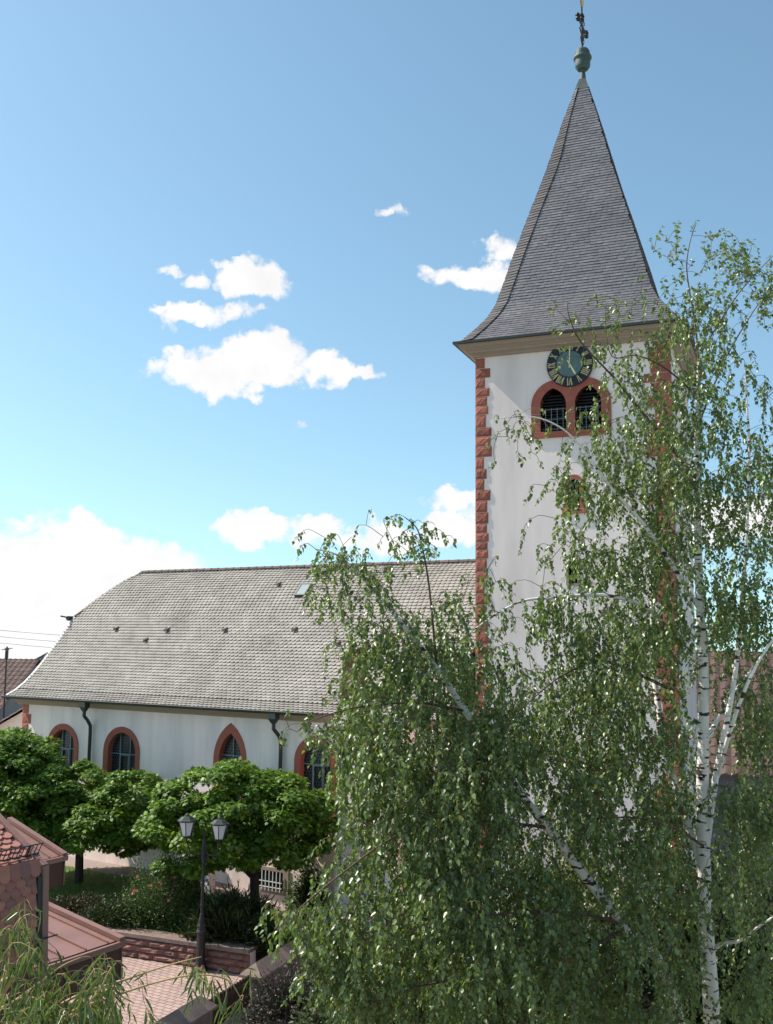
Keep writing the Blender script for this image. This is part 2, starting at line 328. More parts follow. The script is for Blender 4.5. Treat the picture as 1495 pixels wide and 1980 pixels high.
BIRCH_T = ([(0, 0, 0), (.30, .16, .07), (.38, .38, .09), (.20, .70, .05), (0, 1.05, -.05), (-.20, .70, .05), (-.38, .38, .09), (-.30, .16, .07)], [(0, 1, 2, 3, 4), (0, 4, 5, 6, 7)])
WILLOW_T = ([(0, 0, 0), (.06, .3, .03), (.055, .65, -.02), (0, 1, -.14), (-.055, .65, -.02), (-.06, .3, .03)], [(0, 1, 2, 3), (0, 3, 4, 5)])
MAPLE_T = ([(0, 0, 0), (.22, .05, .04), (.52, .10, -.06), (.34, .34, .02), (.50, .62, -.08), (.20, .62, .02), (0, 1.0, -.10), (-.20, .62, .02), (-.50, .62, -.08), (-.34, .34, .02), (-.52, .10, -.06), (-.22, .05, .04)],
           [(0, 1, 2, 3), (0, 3, 4, 5), (0, 5, 6, 7), (0, 7, 8, 9), (0, 9, 10, 11)])
SHRUB_T = ([(0, 0, 0), (.24, .45, .06), (0, 1, -.06), (-.24, .45, .06)], [(0, 1, 2), (0, 2, 3)])

# ------------------------------------------------------------ ground, terrace, paving
NAVE_A, TOW_A = rad(59.23), rad(67.77)
NU = Vector((math.sin(NAVE_A), -math.cos(NAVE_A), 0)); NI = Vector((math.cos(NAVE_A), math.sin(NAVE_A), 0))
TU = Vector((math.sin(TOW_A), -math.cos(TOW_A), 0)); TI = Vector((math.cos(TOW_A), math.sin(TOW_A), 0))
nave_ref = on_z(278, 1684, .6)
def on_nave(px, py, off=0):
    p = on_plane(px, py, nave_ref-NI*off, NI); return p
N0 = on_nave(44, 1400); N0.z = 0                       # left front corner of the nave
def nloc(p): d = p-N0; return d.dot(NU), d.dot(NI), p.z
T0 = on_y(921.5, 1000, 25.0); T0.z = 0                 # front left corner of the tower
def tloc(p): d = p-T0; return d.dot(TU), d.dot(TI), p.z
def on_tow(px, py, off=0): return tloc(on_plane(px, py, T0-TI*off, TI))
TW = on_tow(1301, 1000)[0]

def terrain(x, y):
    r = math.hypot(x, y-10); return -.0003*max(r-48, 0)**2
m = MB(); rr = [0, 15, 30, 45, 60, 80, 110, 150, 220, 320, 480, 700]; na = 48
for r in rr:
    for j in range(na):
        a = 2*math.pi*j/na; m.v.append((r*math.cos(a), 10+r*math.sin(a), terrain(r*math.cos(a), 10+r*math.sin(a))-.004))
for i in range(len(rr)-1):
    for j in range(na):
        a = i*na+j; b = i*na+(j+1) % na; m.f.append((a, a+na, b+na, b))
tag(m.build('ground', 'ground'), kind='structure')

RW0 = on_z(120, 1830, 0); RW1 = on_z(482, 1886, 0)      # base line of the retaining wall
RD = (RW1-RW0).normalized(); RL = (RW1-RW0).length; RN = Vector((-RD.y, RD.x, 0))   # RN points away from the camera
# terrace: from the retaining wall back to the nave, falling towards the right
m = MB(); nx, ny = 40, 14
back0 = N0-NU*6; back1 = N0+NU*13
fr0 = RW0-RD*3+RN*.25; fr1 = RW1+RN*.25+RD*.1
def tz(p):
    u = (p-N0).dot(NU); w = min(max((u-9.0)/3.5, 0), 1); w = w*w*(3-2*w); bk = min(max((p-RW0).dot(RN)/2.5, 0), 1)
    return .52*(1-w*bk) + .06*w*bk + .08*bk*(1-w)
for i in range(nx+1):
    for j in range(ny+1):
        a = fr0.lerp(fr1, i/nx); b = back0.lerp(back1, i/nx); p = a.lerp(b, j/ny); m.v.append((p.x, p.y, tz(p)))
for i in range(nx):
    for j in range(ny):
        a = i*(ny+1)+j; m.f.append((a, a+ny+1, a+ny+2, a+1))
tag(m.build('lawn', 'grass', smooth=True), kind='structure')
# gravel strip by the nave wall
m = MB()
for i in range(31):
    p = N0+NU*(i*.45-1)
    for off in (.02, -.55, -.95):
        q = p+NI*off; m.v.append((q.x, q.y, tz(q)+.012+(.05 if off > -.9 else -.03)))
for i in range(30):
    for k in range(2): a = i*3+k; m.f.append((a, a+1, a+4, a+3))
tag(m.build('gravel_strip', 'gravel'), kind='structure')
# courtyard paving
Bnd = [on_z(484, 1868, .8), on_z(400, 1918, .8)]
bd = (Bnd[0]-Bnd[1]); bd.z = 0; bd.normalize()
BN = Vector((bd.y, -bd.x, 0))                            # to the right of the boundary wall
b0 = Vector((Bnd[0].x, Bnd[0].y, 0))
p1 = b0-bd*11; p2 = b0+bd*3
m = MB(); m.add([(p1.x, p1.y, 0), (b0.x, b0.y, 0), (RW1.x, RW1.y+.1, 0), (RW0.x-4*RD.x, RW0.y-4*RD.y+.1, 0), (-16, 10, 0)], [(0, 1, 2, 3, 4)])
tag(m.build('courtyard_paving', 'pavers'), kind='structure')
# grass blades on the lawn
n = 14000
uu = rng.uniform(-3, 13.5, n); vv = rng.uniform(-5.5, -.9, n)
P = np.array([[*(N0+NU*u+NI*v).xy, 0] for u, v in zip(uu, vv)])
keep = np.array([(Vector(p)-RW0).dot(RN) > 1.6 for p in P]); P = P[keep]; P[:, 2] = [tz(Vector(p)) for p in P]
n = len(P); A = np.c_[rng.normal(0, .35, n), rng.normal(0, .35, n), np.ones(n)]; A, B, N = frame(A, rng.normal(size=(n, 3)))
stamp_mesh('lawn_grass', P, A, B, N, rng.uniform(.05, .11, n), [(-.09, 0, 0), (.09, 0, 0), (0, 1, .1)], [(0, 1, 2)], 'grass_blade')
tag(bpy.data.objects['lawn_grass'], 'short green grass of the small church lawn', 'grass')

# ------------------------------------------------------------ nave
nave = empty('church_nave', N0, -math.pi/2+NAVE_A)
tag(nave, 'white plastered church nave with grey tiled half hipped roof and red window surrounds', 'church')
NL = 16.85; HALF = 4.3
p = on_plane(236, 1358, nave_ref-NI*.45, NI); ZE = p.z                    # eave height
p = on_plane(570, 1097.5, nave_ref+NI*HALF, NI); ZR = p.z                 # ridge height
ZW = nloc(on_nave(236, 1373))[2]                                          # underside of the cornice
rl = nloc(on_plane(275, 1107, nave_ref+NI*HALF, NI))[0]                    # ridge's left end
VX = -.42                                                                  # verge
prof = [(-.45, ZE)]
for px, py in ((43, 1322), (63, 1304), (79, 1282), (99, 1259), (112, 1241), (125, 1221), (139, 1198)):
    p = on_plane(px, py, N0+NU*VX, NU); y_ = (p-N0).dot(NI)
    if y_ > prof[-1][0]+.05: prof.append((y_, p.z))
print('verge', [(round(a, 2), round(b, 2)) for a, b in prof])
prof.append((HALF, ZR))
_x = np.array([q[0] for q in prof]); _z = np.array([q[1] for q in prof]); _cf = np.polyfit(_x, _z, 3, w=[6]+[1]*(len(_x)-2)+[6])
prof = [(float(x), float(np.polyval(_cf, x))) for x in np.linspace(-.45, HALF, 13)]
def slope_z(s):
    for (a, za), (b, zb) in zip(prof, prof[1:]):
        if s <= b: return za+(zb-za)*(s-a)/(b-a)
    return prof[-1][1]
def hip_pt():
    best = None
    for k in range(200):
        s = -.45+k*(HALF+.45)/200; z = slope_z(s); q = proj(N0+NU*VX+NI*s+Vector((0, 0, z)))
        d = abs(q[1]-1193)
        if best is None or d < best[0]: best = (d, s, z)
    return best[1], best[2]
HS, HZ = hip_pt()
print('nave ZE %.2f ZR %.2f ZW %.2f ridge left %.2f hip s %.2f z %.2f TW %.2f' % (ZE, ZR, ZW, rl, HS, HZ, TW))
def left_bound(s):           # left edge of the front slope at distance s
    return VX if s <= HS else VX+(rl-VX)*(s-HS)/(HALF-HS)
# windows: pixel data (left outer, right outer, top, reference y)
def arch(xc, hw, zs, rise, z0, n=14, pointed=False):
    pts = [(xc-hw, z0)]
    if pointed:
        R = (rise*rise+hw*hw)/(2*hw)
        a1 = math.asin(min(rise/R, 1))
        for k in range(n+1): a = a1*k/n; pts.append((xc+hw-R+0*a - (0) + (R-2*hw) - (R-2*hw) - 0, 0)) if False else pts.append((xc-hw+R-R*math.cos(a), zs+R*math.sin(a)))
        for k in range(1, n+1): a = a1*(1-k/n); pts.append((xc+hw-R+R*math.cos(a), zs+R*math.sin(a)))
    else:
        for k in range(2*n+1): a = math.pi*(1-k/(2*n)); pts.append((xc+hw*math.cos(a), zs+rise*math.sin(a)))
    pts.append((xc+hw, z0)); return pts
holes = []; WIN = []
for (l, r, t, yr, pt) in ((92, 152, 1399, 1440, 0), (201, 271, 1405, 1450, 0), (414, 477, 1398, 1460, 1), (570, 651, 1424, 1470, 0)):
    xl = nloc(on_nave(l, yr))[0]; xr = nloc(on_nave(r, yr))[0]; xc = (xl+xr)/2; zt = nloc(on_nave((l+r)/2, t))[2]; hw = (xr-xl)/2
    rise = hw*1.75 if pt else hw*1.0
    zs = zt-rise; z0 = zt-(2.75 if pt else 2.55); bw = .2
    out = arch(xc, hw, zs, rise, z0, pointed=bool(pt)); inn = arch(xc, hw-bw, zs, rise-bw*(1.55 if pt else 1), z0+.15, pointed=bool(pt))
    holes.append(out); WIN.append((xc, hw, zs, z0, zt, out, inn, pt))
m = MB(); m.holed([(0, -.6), (NL, -.6), (NL, ZW+.3), (0, ZW+.3)], holes, 0)
m.add([(0, 0, -.6), (0, 2*HALF, -.6), (0, 2*HALF, ZW+.3), (0, 2*HALF-HS, HZ-.12), (0, HS, HZ-.12), (0, 0, ZW+.3)], [(0, 5, 4, 3, 2, 1)])
m.add([(0, 2*HALF, -.6), (NL, 2*HALF, -.6), (NL, 2*HALF, ZW+.3), (0, 2*HALF, ZW+.3)], [(3, 2, 1, 0)])
m.build('wall', 'plaster', nave)
for (xc, hw, zs, z0, zt, out, inn, pt) in WIN:
    g = MB(); g.add([(x, .2, z) for x, z in inn], [tuple(range(len(inn)))]); win = g.build('window', 'leaded', nave)
    m = MB(); m.strip([(x, -.03, z) for x, z in out], [(x, -.012, z) for x, z in inn]); m.strip([(x, -.012, z) for x, z in inn], [(x, .21, z) for x, z in inn]); m.strip([(x, .05, z) for x, z in out], [(x, -.03, z) for x, z in out])
    m.build('surround', 'sandstone_smooth', win)
    iw = hw-.2
    def barz(x):      # top of opening at x
        zz = [z for (xx, z) in inn if abs(xx-x) < .12]; return max(zz)-.01
    xs = [xc] if pt else [xc-iw*.36, xc+iw*.36]
    for x in xs: MB().box(x-.013, x+.013, .15, .19, z0+.15, barz(x)).build('glazing_bar', 'lead', win)
    for z in ([zs+.12, zs-.75] if pt else [zs-.08, zs-.85]): MB().box(xc-iw, xc+iw, .145, .185, z-.013, z+.013).build('glazing_bar', 'lead', win)
    if not pt:
        a, b = xs; z1, z2 = zs-.1, zs-.83; q = MB()
        q.box(a+.02, a+.045, .13, .17, z2, z1); q.box(b-.045, b-.02, .13, .17, z2, z1); q.box(a+.045, b-.045, .13, .17, z1-.025, z1); q.box(a+.045, b-.045, .13, .17, z2, z2+.025); q.build('casement', 'lead', win)
# cornice (cove) under the eaves
m = MB(); pr = [(0, ZW), (-.06, ZW+.0), (-.08, ZW+.06), (-.2, ZW+.13), (-.33, ZW+.27), (-.36, ZW+.33), (-.36, ZE-.02), (0, ZE-.02)]
nA = [(VX+.15, y, z) for y, z in pr]; nB = [(NL-.3, y, z) for y, z in pr]; m.strip(nA, nB); m.add(nA, [tuple(range(len(pr)))]); m.add(nB, [tuple(reversed(range(len(pr))))])
m.build('cornice', 'cornice', nave)
# roof underlay
RT_ = NL+.05
m = MB(); ss = sorted(set([q[0] for q in prof]+[HS]))
top = [(left_bound(s)+.02, s, slope_z(s)-.03) for s in ss]; end = [(RT_, s, slope_z(s)-.03) for s in ss]
m.strip(top, end, closed=False)
bk = [(left_bound(s)+.02, 2*HALF-s, slope_z(s)-.03) for s in ss]; be = [(RT_, 2*HALF-s, slope_z(s)-.03) for s in ss]; m.strip(be, bk, closed=False)
m.add([(VX, HS, HZ-.03), (VX, 2*HALF-HS, HZ-.03), (rl, HALF, ZR-.03)], [(0, 2, 1)])
low = [(x, y+.02, z-.14) for x, y, z in top]; m.strip(low, top, closed=False)
roof = m.build('roof', 'tile_under', nave)
# tiles: beaver tails laid in courses
def tiles(parent, x_left, x_right, s0, s1, zf, w, ex, m_, name='roof_tiles', thick=.032):
    B = MB(); arc = 0; s = s0; row = 0; half = w/2
    while s < s1-.02:
        dz = (zf(s+.05)-zf(s))/.05; L = math.hypot(1, dz); ds = ex/L
        t = (1/L, dz/L); nrm = (-dz/L, 1/L)
        lx = x_left(s); x = lx - (half if row % 2 else 0); last = min(s+ds*1.25, s1)
        le = (last-s)*L
        while x < x_right:
            a = max(x, lx); b = min(x+w-.008, x_right)
            if b-a > .03:
                j = random.uniform(-.004, .004); tl = thick+random.uniform(-.003, .006)
                low_ = [(a, .048), (a+(b-a)*.2, .014), (a+(b-a)*.5, 0), (a+(b-a)*.8, .014), (b, .048)]
                def P(xx, al, h): al += j; return (xx, s+t[0]*al+nrm[0]*h, zf(s)+t[1]*al+nrm[1]*h)
                vs = [P(xx, al, tl) for xx, al in low_]+[P(b, le, .002), P(a, le, .002)]+[P(xx, al, -.01) for xx, al in low_]
                B.add(vs, [(0, 1, 2, 3, 4, 5, 6)]+[(i+7, i+8, i+1, i) for i in range(4)]+[(7, 0, 6), (5, 4, 11)])
            x += w
        s += ds; row += 1
    o = B.build(name, m_, parent); o['kind'] = 'stuff'; return o
tiles(roof, left_bound, RT_, -.47, HALF, slope_z, .172, .134, 'tile')
# verge edge, half hip, ridge
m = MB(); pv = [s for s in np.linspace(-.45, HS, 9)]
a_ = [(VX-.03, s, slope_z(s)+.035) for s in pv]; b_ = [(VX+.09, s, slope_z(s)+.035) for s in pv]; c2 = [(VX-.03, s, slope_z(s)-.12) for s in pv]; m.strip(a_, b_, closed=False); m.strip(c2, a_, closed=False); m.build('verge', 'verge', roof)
hipd = Vector((rl-VX, HALF-HS, ZR-HZ)); n = int(hipd.length/.36)
def cap_row(p0, p1, n):
    for i in range(n):
        a = p0.lerp(p1, i/n); b = p0.lerp(p1, (i+1.08)/n); d = (b-a).normalized(); u = Vector((0, 0, 1)); r = d.cross(u).normalized(); u = r.cross(d)
        q = MB(); ra, rb = .10, .115
        for pnt, rr_ in ((a, ra), (b, rb)):
            for k in range(6): an = math.pi*k/5; q.v.append(tuple(pnt+r*math.cos(an)*rr_+u*(math.sin(an)*rr_*.8-.02)))
        q.f = [(k, k+1, k+7, k+6) for k in range(5)]+[(5, 4, 3, 2, 1, 0), (6, 7, 8, 9, 10, 11)]
        q.build('ridge_tile', 'ridge', roof)
cap_row(Vector((VX, HS, HZ)), Vector((rl, HALF, ZR)), n)
cap_row(Vector((rl, HALF, ZR+.02)), Vector((RT_, HALF, ZR+.02)), 44)
MB().tube([(VX-.1, HS-.25, HZ-.06), (VX-.1, 2*HALF-HS+.2, HZ-.06)], .09, 8).build('hip_gutter', 'zinc', roof)
MB().tube([(VX-.1, HS-.22, HZ-.03), (VX-.2, HS-.5, HZ+.02)], .03, 6).build('gutter_spout', 'zinc', roof)
# eaves gutter
m = MB(); gp = [(.075*math.cos(a), .075*math.sin(a)) for a in np.linspace(math.pi, 2*math.pi, 8)]
A1 = [(VX-.03, -.53+y, ZE-.01+z) for y, z in gp]; B1 = [(NL-4.0, -.53+y, ZE-.01+z) for y, z in gp]; m.strip(A1, B1, closed=False); m.strip(B1, [(x, y, z+.012) for x, y, z in B1], closed=False)
m.tube([(VX-.03, -.61, ZE), (NL-4.0, -.61, ZE)], .014, 6); m.add(A1, [tuple(range(8))]); m.build('gutter', 'zinc', nave)
def downpipe(px, py, pxp):
    x = nloc(on_plane(px, py, nave_ref-NI*.5, NI))[0]; xp = nloc(on_nave(pxp, py+40, .1))[0]
    z = ZE-.06; q = MB()
    q.add([(x-.13, -.62, z), (x+.13, -.62, z), (x+.13, -.40, z), (x-.13, -.40, z), (x-.13, -.62, z-.16), (x+.13, -.62, z-.16), (x+.13, -.40, z-.16), (x-.13, -.40, z-.16), (x-.05, -.56, z-.3), (x+.05, -.56, z-.3), (x+.05, -.46, z-.3), (x-.05, -.46, z-.3)],
          [(0, 1, 2, 3), (0, 4, 5, 1), (1, 5, 6, 2), (2, 6, 7, 3), (3, 7, 4, 0), (4, 8, 9, 5), (5, 9, 10, 6), (6, 10, 11, 7), (7, 11, 8, 4)])
    path = [(x, -.51, z-.27), (x, -.51, z-.45), (x+.04, -.47, z-.52), (x+(xp-x)*.5, -.3, z-.6), (xp-.03, -.17, z-.68), (xp, -.11, z-.8), (xp, -.1, z-1.0), (xp, -.1, 3.0), (xp, -.02, 2.85)]
    q.tube(path, .058, 10); q.build('downpipe', 'zinc', nave, smooth=False)
downpipe(164, 1366, 175); downpipe(530, 1382, 543.5)
# little vent tiles and roof hatch on the slope
def on_slope(px, py):
    d = ray(px, py); lo, hi = 15.0, 60.0
    for _ in range(40):
        mid = (lo+hi)/2; q = nloc(CAMP+d*mid)
        if q[2] > slope_z(q[1]) or q[1] < -.45: lo = mid
        else: hi = mid
    return nloc(CAMP+d*lo)
for (px, py) in ((226, 1218), (324, 1220), (436, 1220), (571, 1219), (283, 1240), (540, 1132), (655, 1246)):
    x, s, z = on_slope(px, py); big = py in (1218, 1220, 1219)
    w = .075 if big else .05
    MB().add([(x-w, s-.12, z-.02), (x+w, s-.12, z-.02), (x+w, s+.14, z+.13), (x-w, s+.14, z+.13), (x-w*.8, s-.12, z+.06), (x+w*.8, s-.12, z+.06), (x+w*.7, s+.1, z+.14), (x-w*.7, s+.1, z+.14)],
             [(0, 1, 5, 4), (4, 5, 6, 7), (0, 4, 7, 3), (1, 2, 6, 5)]).build('vent_tile', 'ridge', roof)
x, s, z = on_slope(588, 1143); q = MB(); k = (ZR-ZE)/(HALF+.45)
def sp(xx, al, h): L = math.hypot(1, k); return (x+xx, s+al/L-k/L*h, z+k*al/L+h/L)
q.add([sp(a, b, h) for h in (0, .1) for a, b in ((-.22, -.3), (.22, -.3), (.22, .3), (-.22, .3))], [(0, 1, 5, 4), (1, 2, 6, 5), (2, 3, 7, 6), (3, 0, 4, 7)])
q.add([sp(a, b, .1) for a, b in ((-.22, -.3), (.22, -.3), (.22, .3), (-.22, .3), (-.17, -.25), (.17, -.25), (.17, .25), (-.17, .25))], [(0, 1, 5, 4), (1, 2, 6, 5), (2, 3, 7, 6), (3, 0, 4, 7)])
hatch = q.build('roof_hatch', 'zinc', roof)
MB().add([sp(a, b, .09) for a, b in ((-.17, -.25), (.17, -.25), (.17, .25), (-.17, .25))], [(0, 1, 2, 3)]).build('pane', 'lead', nave)
# quoins: rough-faced stones, four shared meshes scaled per stone
def quoin_mesh(i, rough):
    r = random.Random(i*13+5); q = MB(); nx_, nz_ = 6, 4
    for a in range(nx_+1):
        for b in range(nz_+1):
            edge = a in (0, nx_) or b in (0, nz_)
            q.v.append((a/nx_, 0 if edge else -r.uniform(.5, 1.0)*rough, b/nz_))
    q.f = [((a*(nz_+1)+b), (a+1)*(nz_+1)+b, (a+1)*(nz_+1)+b+1, a*(nz_+1)+b+1) for a in range(nx_) for b in range(nz_)]
    k = len(q.v); q.v += [(0, 1, 0), (1, 1, 0), (1, 1, 1), (0, 1, 1)]
    c = [0, nx_*(nz_+1), nx_*(nz_+1)+nz_, nz_]
    q.f += [(c[i_], k+i_, k+(i_+1) % 4, c[(i_+1) % 4]) for i_ in range(4)]+[(k+3, k+2, k+1, k)]
    me = q.mesh('quoin_stone', 'sandstone'); return me
QR = [quoin_mesh(i+40, .28) for i in range(6)]
QM = [quoin_mesh(i, .075) for i in range(6)]
QS = [quoin_mesh(i+20, .02) for i in range(2)]
def quoins(parent, x_edge, sgn, z0, z1, heights, widths, proud, deep, meshes):
    z = z1; i = 0
    while z > z0:
        h = random.uniform(*heights); w = random.choice(widths if i % 3 == 2 else [widths[i % 2]])*random.uniform(.8, 1.2)
        o = link('quoin_stone', random.choice(meshes), parent)
        o.location = (x_edge-(.025 if sgn > 0 else w-.025), -proud, z-h+.008); o.scale = (w, deep, h-.012)
        z -= h; i += 1
quoins(nave, 0, 1, .4, ZW-.005, (.25, .36), (.33, .55), .012, .3, QM)

# ------------------------------------------------------------ annex beside the tower, with chimney
ax0 = nloc(on_plane(652, 1420, nave_ref-NI*1.2, NI))[0]; ax1 = NL-.75
zA = nloc(on_plane(640, 1404, nave_ref-NI*1.5, NI))[2]
an = empty('church_annex', N0, -math.pi/2+NAVE_A); tag(an, 'low lean-to annex with tiled roof and chimney between the nave and tower', 'annex')
m = MB(); m.box(ax0, ax1, -1.2, -.02, -.6, zA); m.build('wall', 'plaster', an)
m = MB(); m.add([(ax0-.12, -1.5, zA-.02), (ax1+.1, -1.5, zA-.02), (ax1+.1, -.05, zA+1.0), (ax0-.12, -.05, zA+1.0), (ax0-.12, -1.5, zA-.12), (ax1+.1, -1.5, zA-.12), (ax1+.1, -.05, zA+.5), (ax0-.12, -.05, zA+.5)],
                [(0, 1, 2, 3), (4, 7, 6, 5), (0, 4, 5, 1), (0, 3, 7, 4), (1, 5, 6, 2)])
ar = m.build('roof', 'tile_under', an)
tiles(ar, lambda s: ax0-.13, ax1+.1, -1.52, -.08, lambda s: zA-.02+(s+1.5)*(1.02/1.45), .178, .143, 'tile')
MB().tube([(ax0-.15, -1.56, zA-.05), (ax1+.1, -1.56, zA-.05)], .065, 8).build('gutter', 'zinc', an)
cxp = nloc(on_plane(686, 1370, nave_ref-NI*.5, NI))[0]
m = MB(); m.box(cxp-.27, cxp+.27, -.75, -.25, zA+.2, zA+1.75); m.box(cxp-.32, cxp+.32, -.8, -.2, zA+1.75, zA+1.85); ch = m.build('chimney', 'brick', an)
for cx_ in (-.13, .13): MB().lathe([(.09, 0), (.09, .22), (.11, .22), (.11, .27)], 10, (cxp+cx_, -.5, zA+1.85)).build('chimney_pot', 'clay', ch)
m = MB()
for yy in (-1.25, -.95): m.bar((cxp+.5, yy, zA+.36+(yy+1.25)*.7), (cxp+1.5, yy, zA+.36+(yy+1.25)*.7), .02)
for k in range(5): m.bar((cxp+.5+k*.25, -1.25, zA+.16), (cxp+.5+k*.25, -1.25, zA+.38), .015)
m.build('snow_guard', 'iron', an)

# basement window with white grille, low on the nave wall
bw0 = nloc(on_nave(500, 1700)); bw1 = nloc(on_nave(548, 1716))
m = MB(); x0, x1, z0, z1 = bw0[0], bw1[0], bw1[2]-.1, bw0[2]+.3
m.box(x0-.1, x1+.2, -.05, .02, z0-.12, z0); m.box(x0-.1, x0, -.04, .02, z0, z1+.1); m.box(x1, x1+.2, -.04, .02, z0, z1+.1); m.box(x0, x1, -.04, .02, z1, z1+.1); bwf = m.build('basement_window', 'cornice', nave)
MB().add([(x0, -.012, z0), (x1, -.012, z0), (x1, -.012, z1), (x0, -.012, z1)], [(0, 1, 2, 3)]).build('pane', 'glass_dark', bwf)
for k in range(7): MB().bar((x0+.06+k*(x1-x0-.12)/6, -.09, z0-.03), (x0+.06+k*(x1-x0-.12)/6, -.09, z1), .022).build('grille_bar', 'white_paint', bwf)
for zz in (z0+.06, z1-.3): MB().box(x0, x1, -.1, -.085, zz, zz+.025).build('grille_bar', 'white_paint', bwf)
# pale stair pillar with railing by the wall
pq = on_nave(409, 1720, .7); pu = nloc(pq)
st = empty('stair_pillar', N0, -math.pi/2+NAVE_A); tag(st, 'pale pillar with thin white stair railing against the church wall', 'pillar')
m = MB(); m.box(pu[0]-.13, pu[0]+.13, -.95, -.7, 0, pu[2]+.55); m.box(pu[0]-.16, pu[0]+.16, -.98, -.67, pu[2]+.55, pu[2]+.62); m.build('post', 'plaster', st)
m = MB()
for zz in (.3, .62): m.bar((pu[0]-1.0, -.82, pu[2]+zz-.05), (pu[0]-.13, -.82, pu[2]+zz-.15), .03)
for k in range(7): m.bar((pu[0]-1.0+k*.14, -.82, pu[2]-.4), (pu[0]-1.0+k*.14, -.82, pu[2]+.55-k*.014), .016)
m.build('railing', 'white_paint', st)

# ------------------------------------------------------------ tower
tower = empty('church_tower', T0, -math.pi/2+TOW_A)
tag(tower, 'tall white church tower with slate spire, clock and red corner stones', 'tower')
EO = .46
def tproj(x, y, z): return proj(T0+TU*x+TI*y+Vector((0, 0, z)))
def solve_z(x, y, py):
    lo, hi = 0, 40
    for _ in range(50):
        mid = (lo+hi)/2
        if tproj(x, y, mid)[1] > py: lo = mid
        else: hi = mid
    return lo
ZT = solve_z(-EO, -EO, 663); ZC = on_tow(945, 690)[2]
print('tower eave', ZT, 'cornice', ZC, 'corner px', tproj(-EO, -EO, ZT), tproj(TW+EO, -EO, ZT), tproj(TW+EO, TW+EO, ZT))
# belfry: twin lancets
bxl, bzl = on_tow(1028, 848)[0], on_tow(1028, 848)[2]; bxr = on_tow(1183, 838)[0]; bxm = (bxl+bxr)/2
zsill = bzl+.14; zapex = on_tow(1071, 751)[2]; zoa = on_tow(1066, 736)[2]
mull = .22; band = .235
ihw = (bxr-bxl-mull-2*band)/4
lan = [bxm-mull/2-ihw, bxm+mull/2+ihw]; rise = ihw*1.35; zsp = zapex-rise
opens = [arch(c, ihw, zsp, rise, zsill, 10, True) for c in lan]
# small slit windows
def rect_px(l, r, t, b):
    a = on_tow(l, b); c = on_tow(r, t); return a[0], c[0], a[2], c[2]
s1 = rect_px(1101, 1121, 925, 983); s2 = rect_px(1100, 1118, 1088, 1128)
slit1 = arch((s1[0]+s1[1])/2, (s1[1]-s1[0])/2, s1[3]-.14, .13, s1[2], 6); slit2 = [(s2[0], s2[2]), (s2[0], s2[3]), (s2[1], s2[3]), (s2[1], s2[2])]
m = MB(); m.holed([(0, -.6), (TW, -.6), (TW, ZC+.05), (0, ZC+.05)], opens+[slit1, slit2], 0)
m.add([(0, 0, -.6), (0, TW, -.6), (0, TW, ZC+.05), (0, 0, ZC+.05)], [(0, 3, 2, 1)])
m.add([(TW, 0, -.6), (TW, TW, -.6), (TW, TW, ZC+.05), (TW, 0, ZC+.05)], [(0, 1, 2, 3)])
m.add([(0, TW, -.6), (TW, TW, -.6), (TW, TW, ZC+.05), (0, TW, ZC+.05)], [(3, 2, 1, 0)])
m.build('wall', 'plaster_tower', tower)
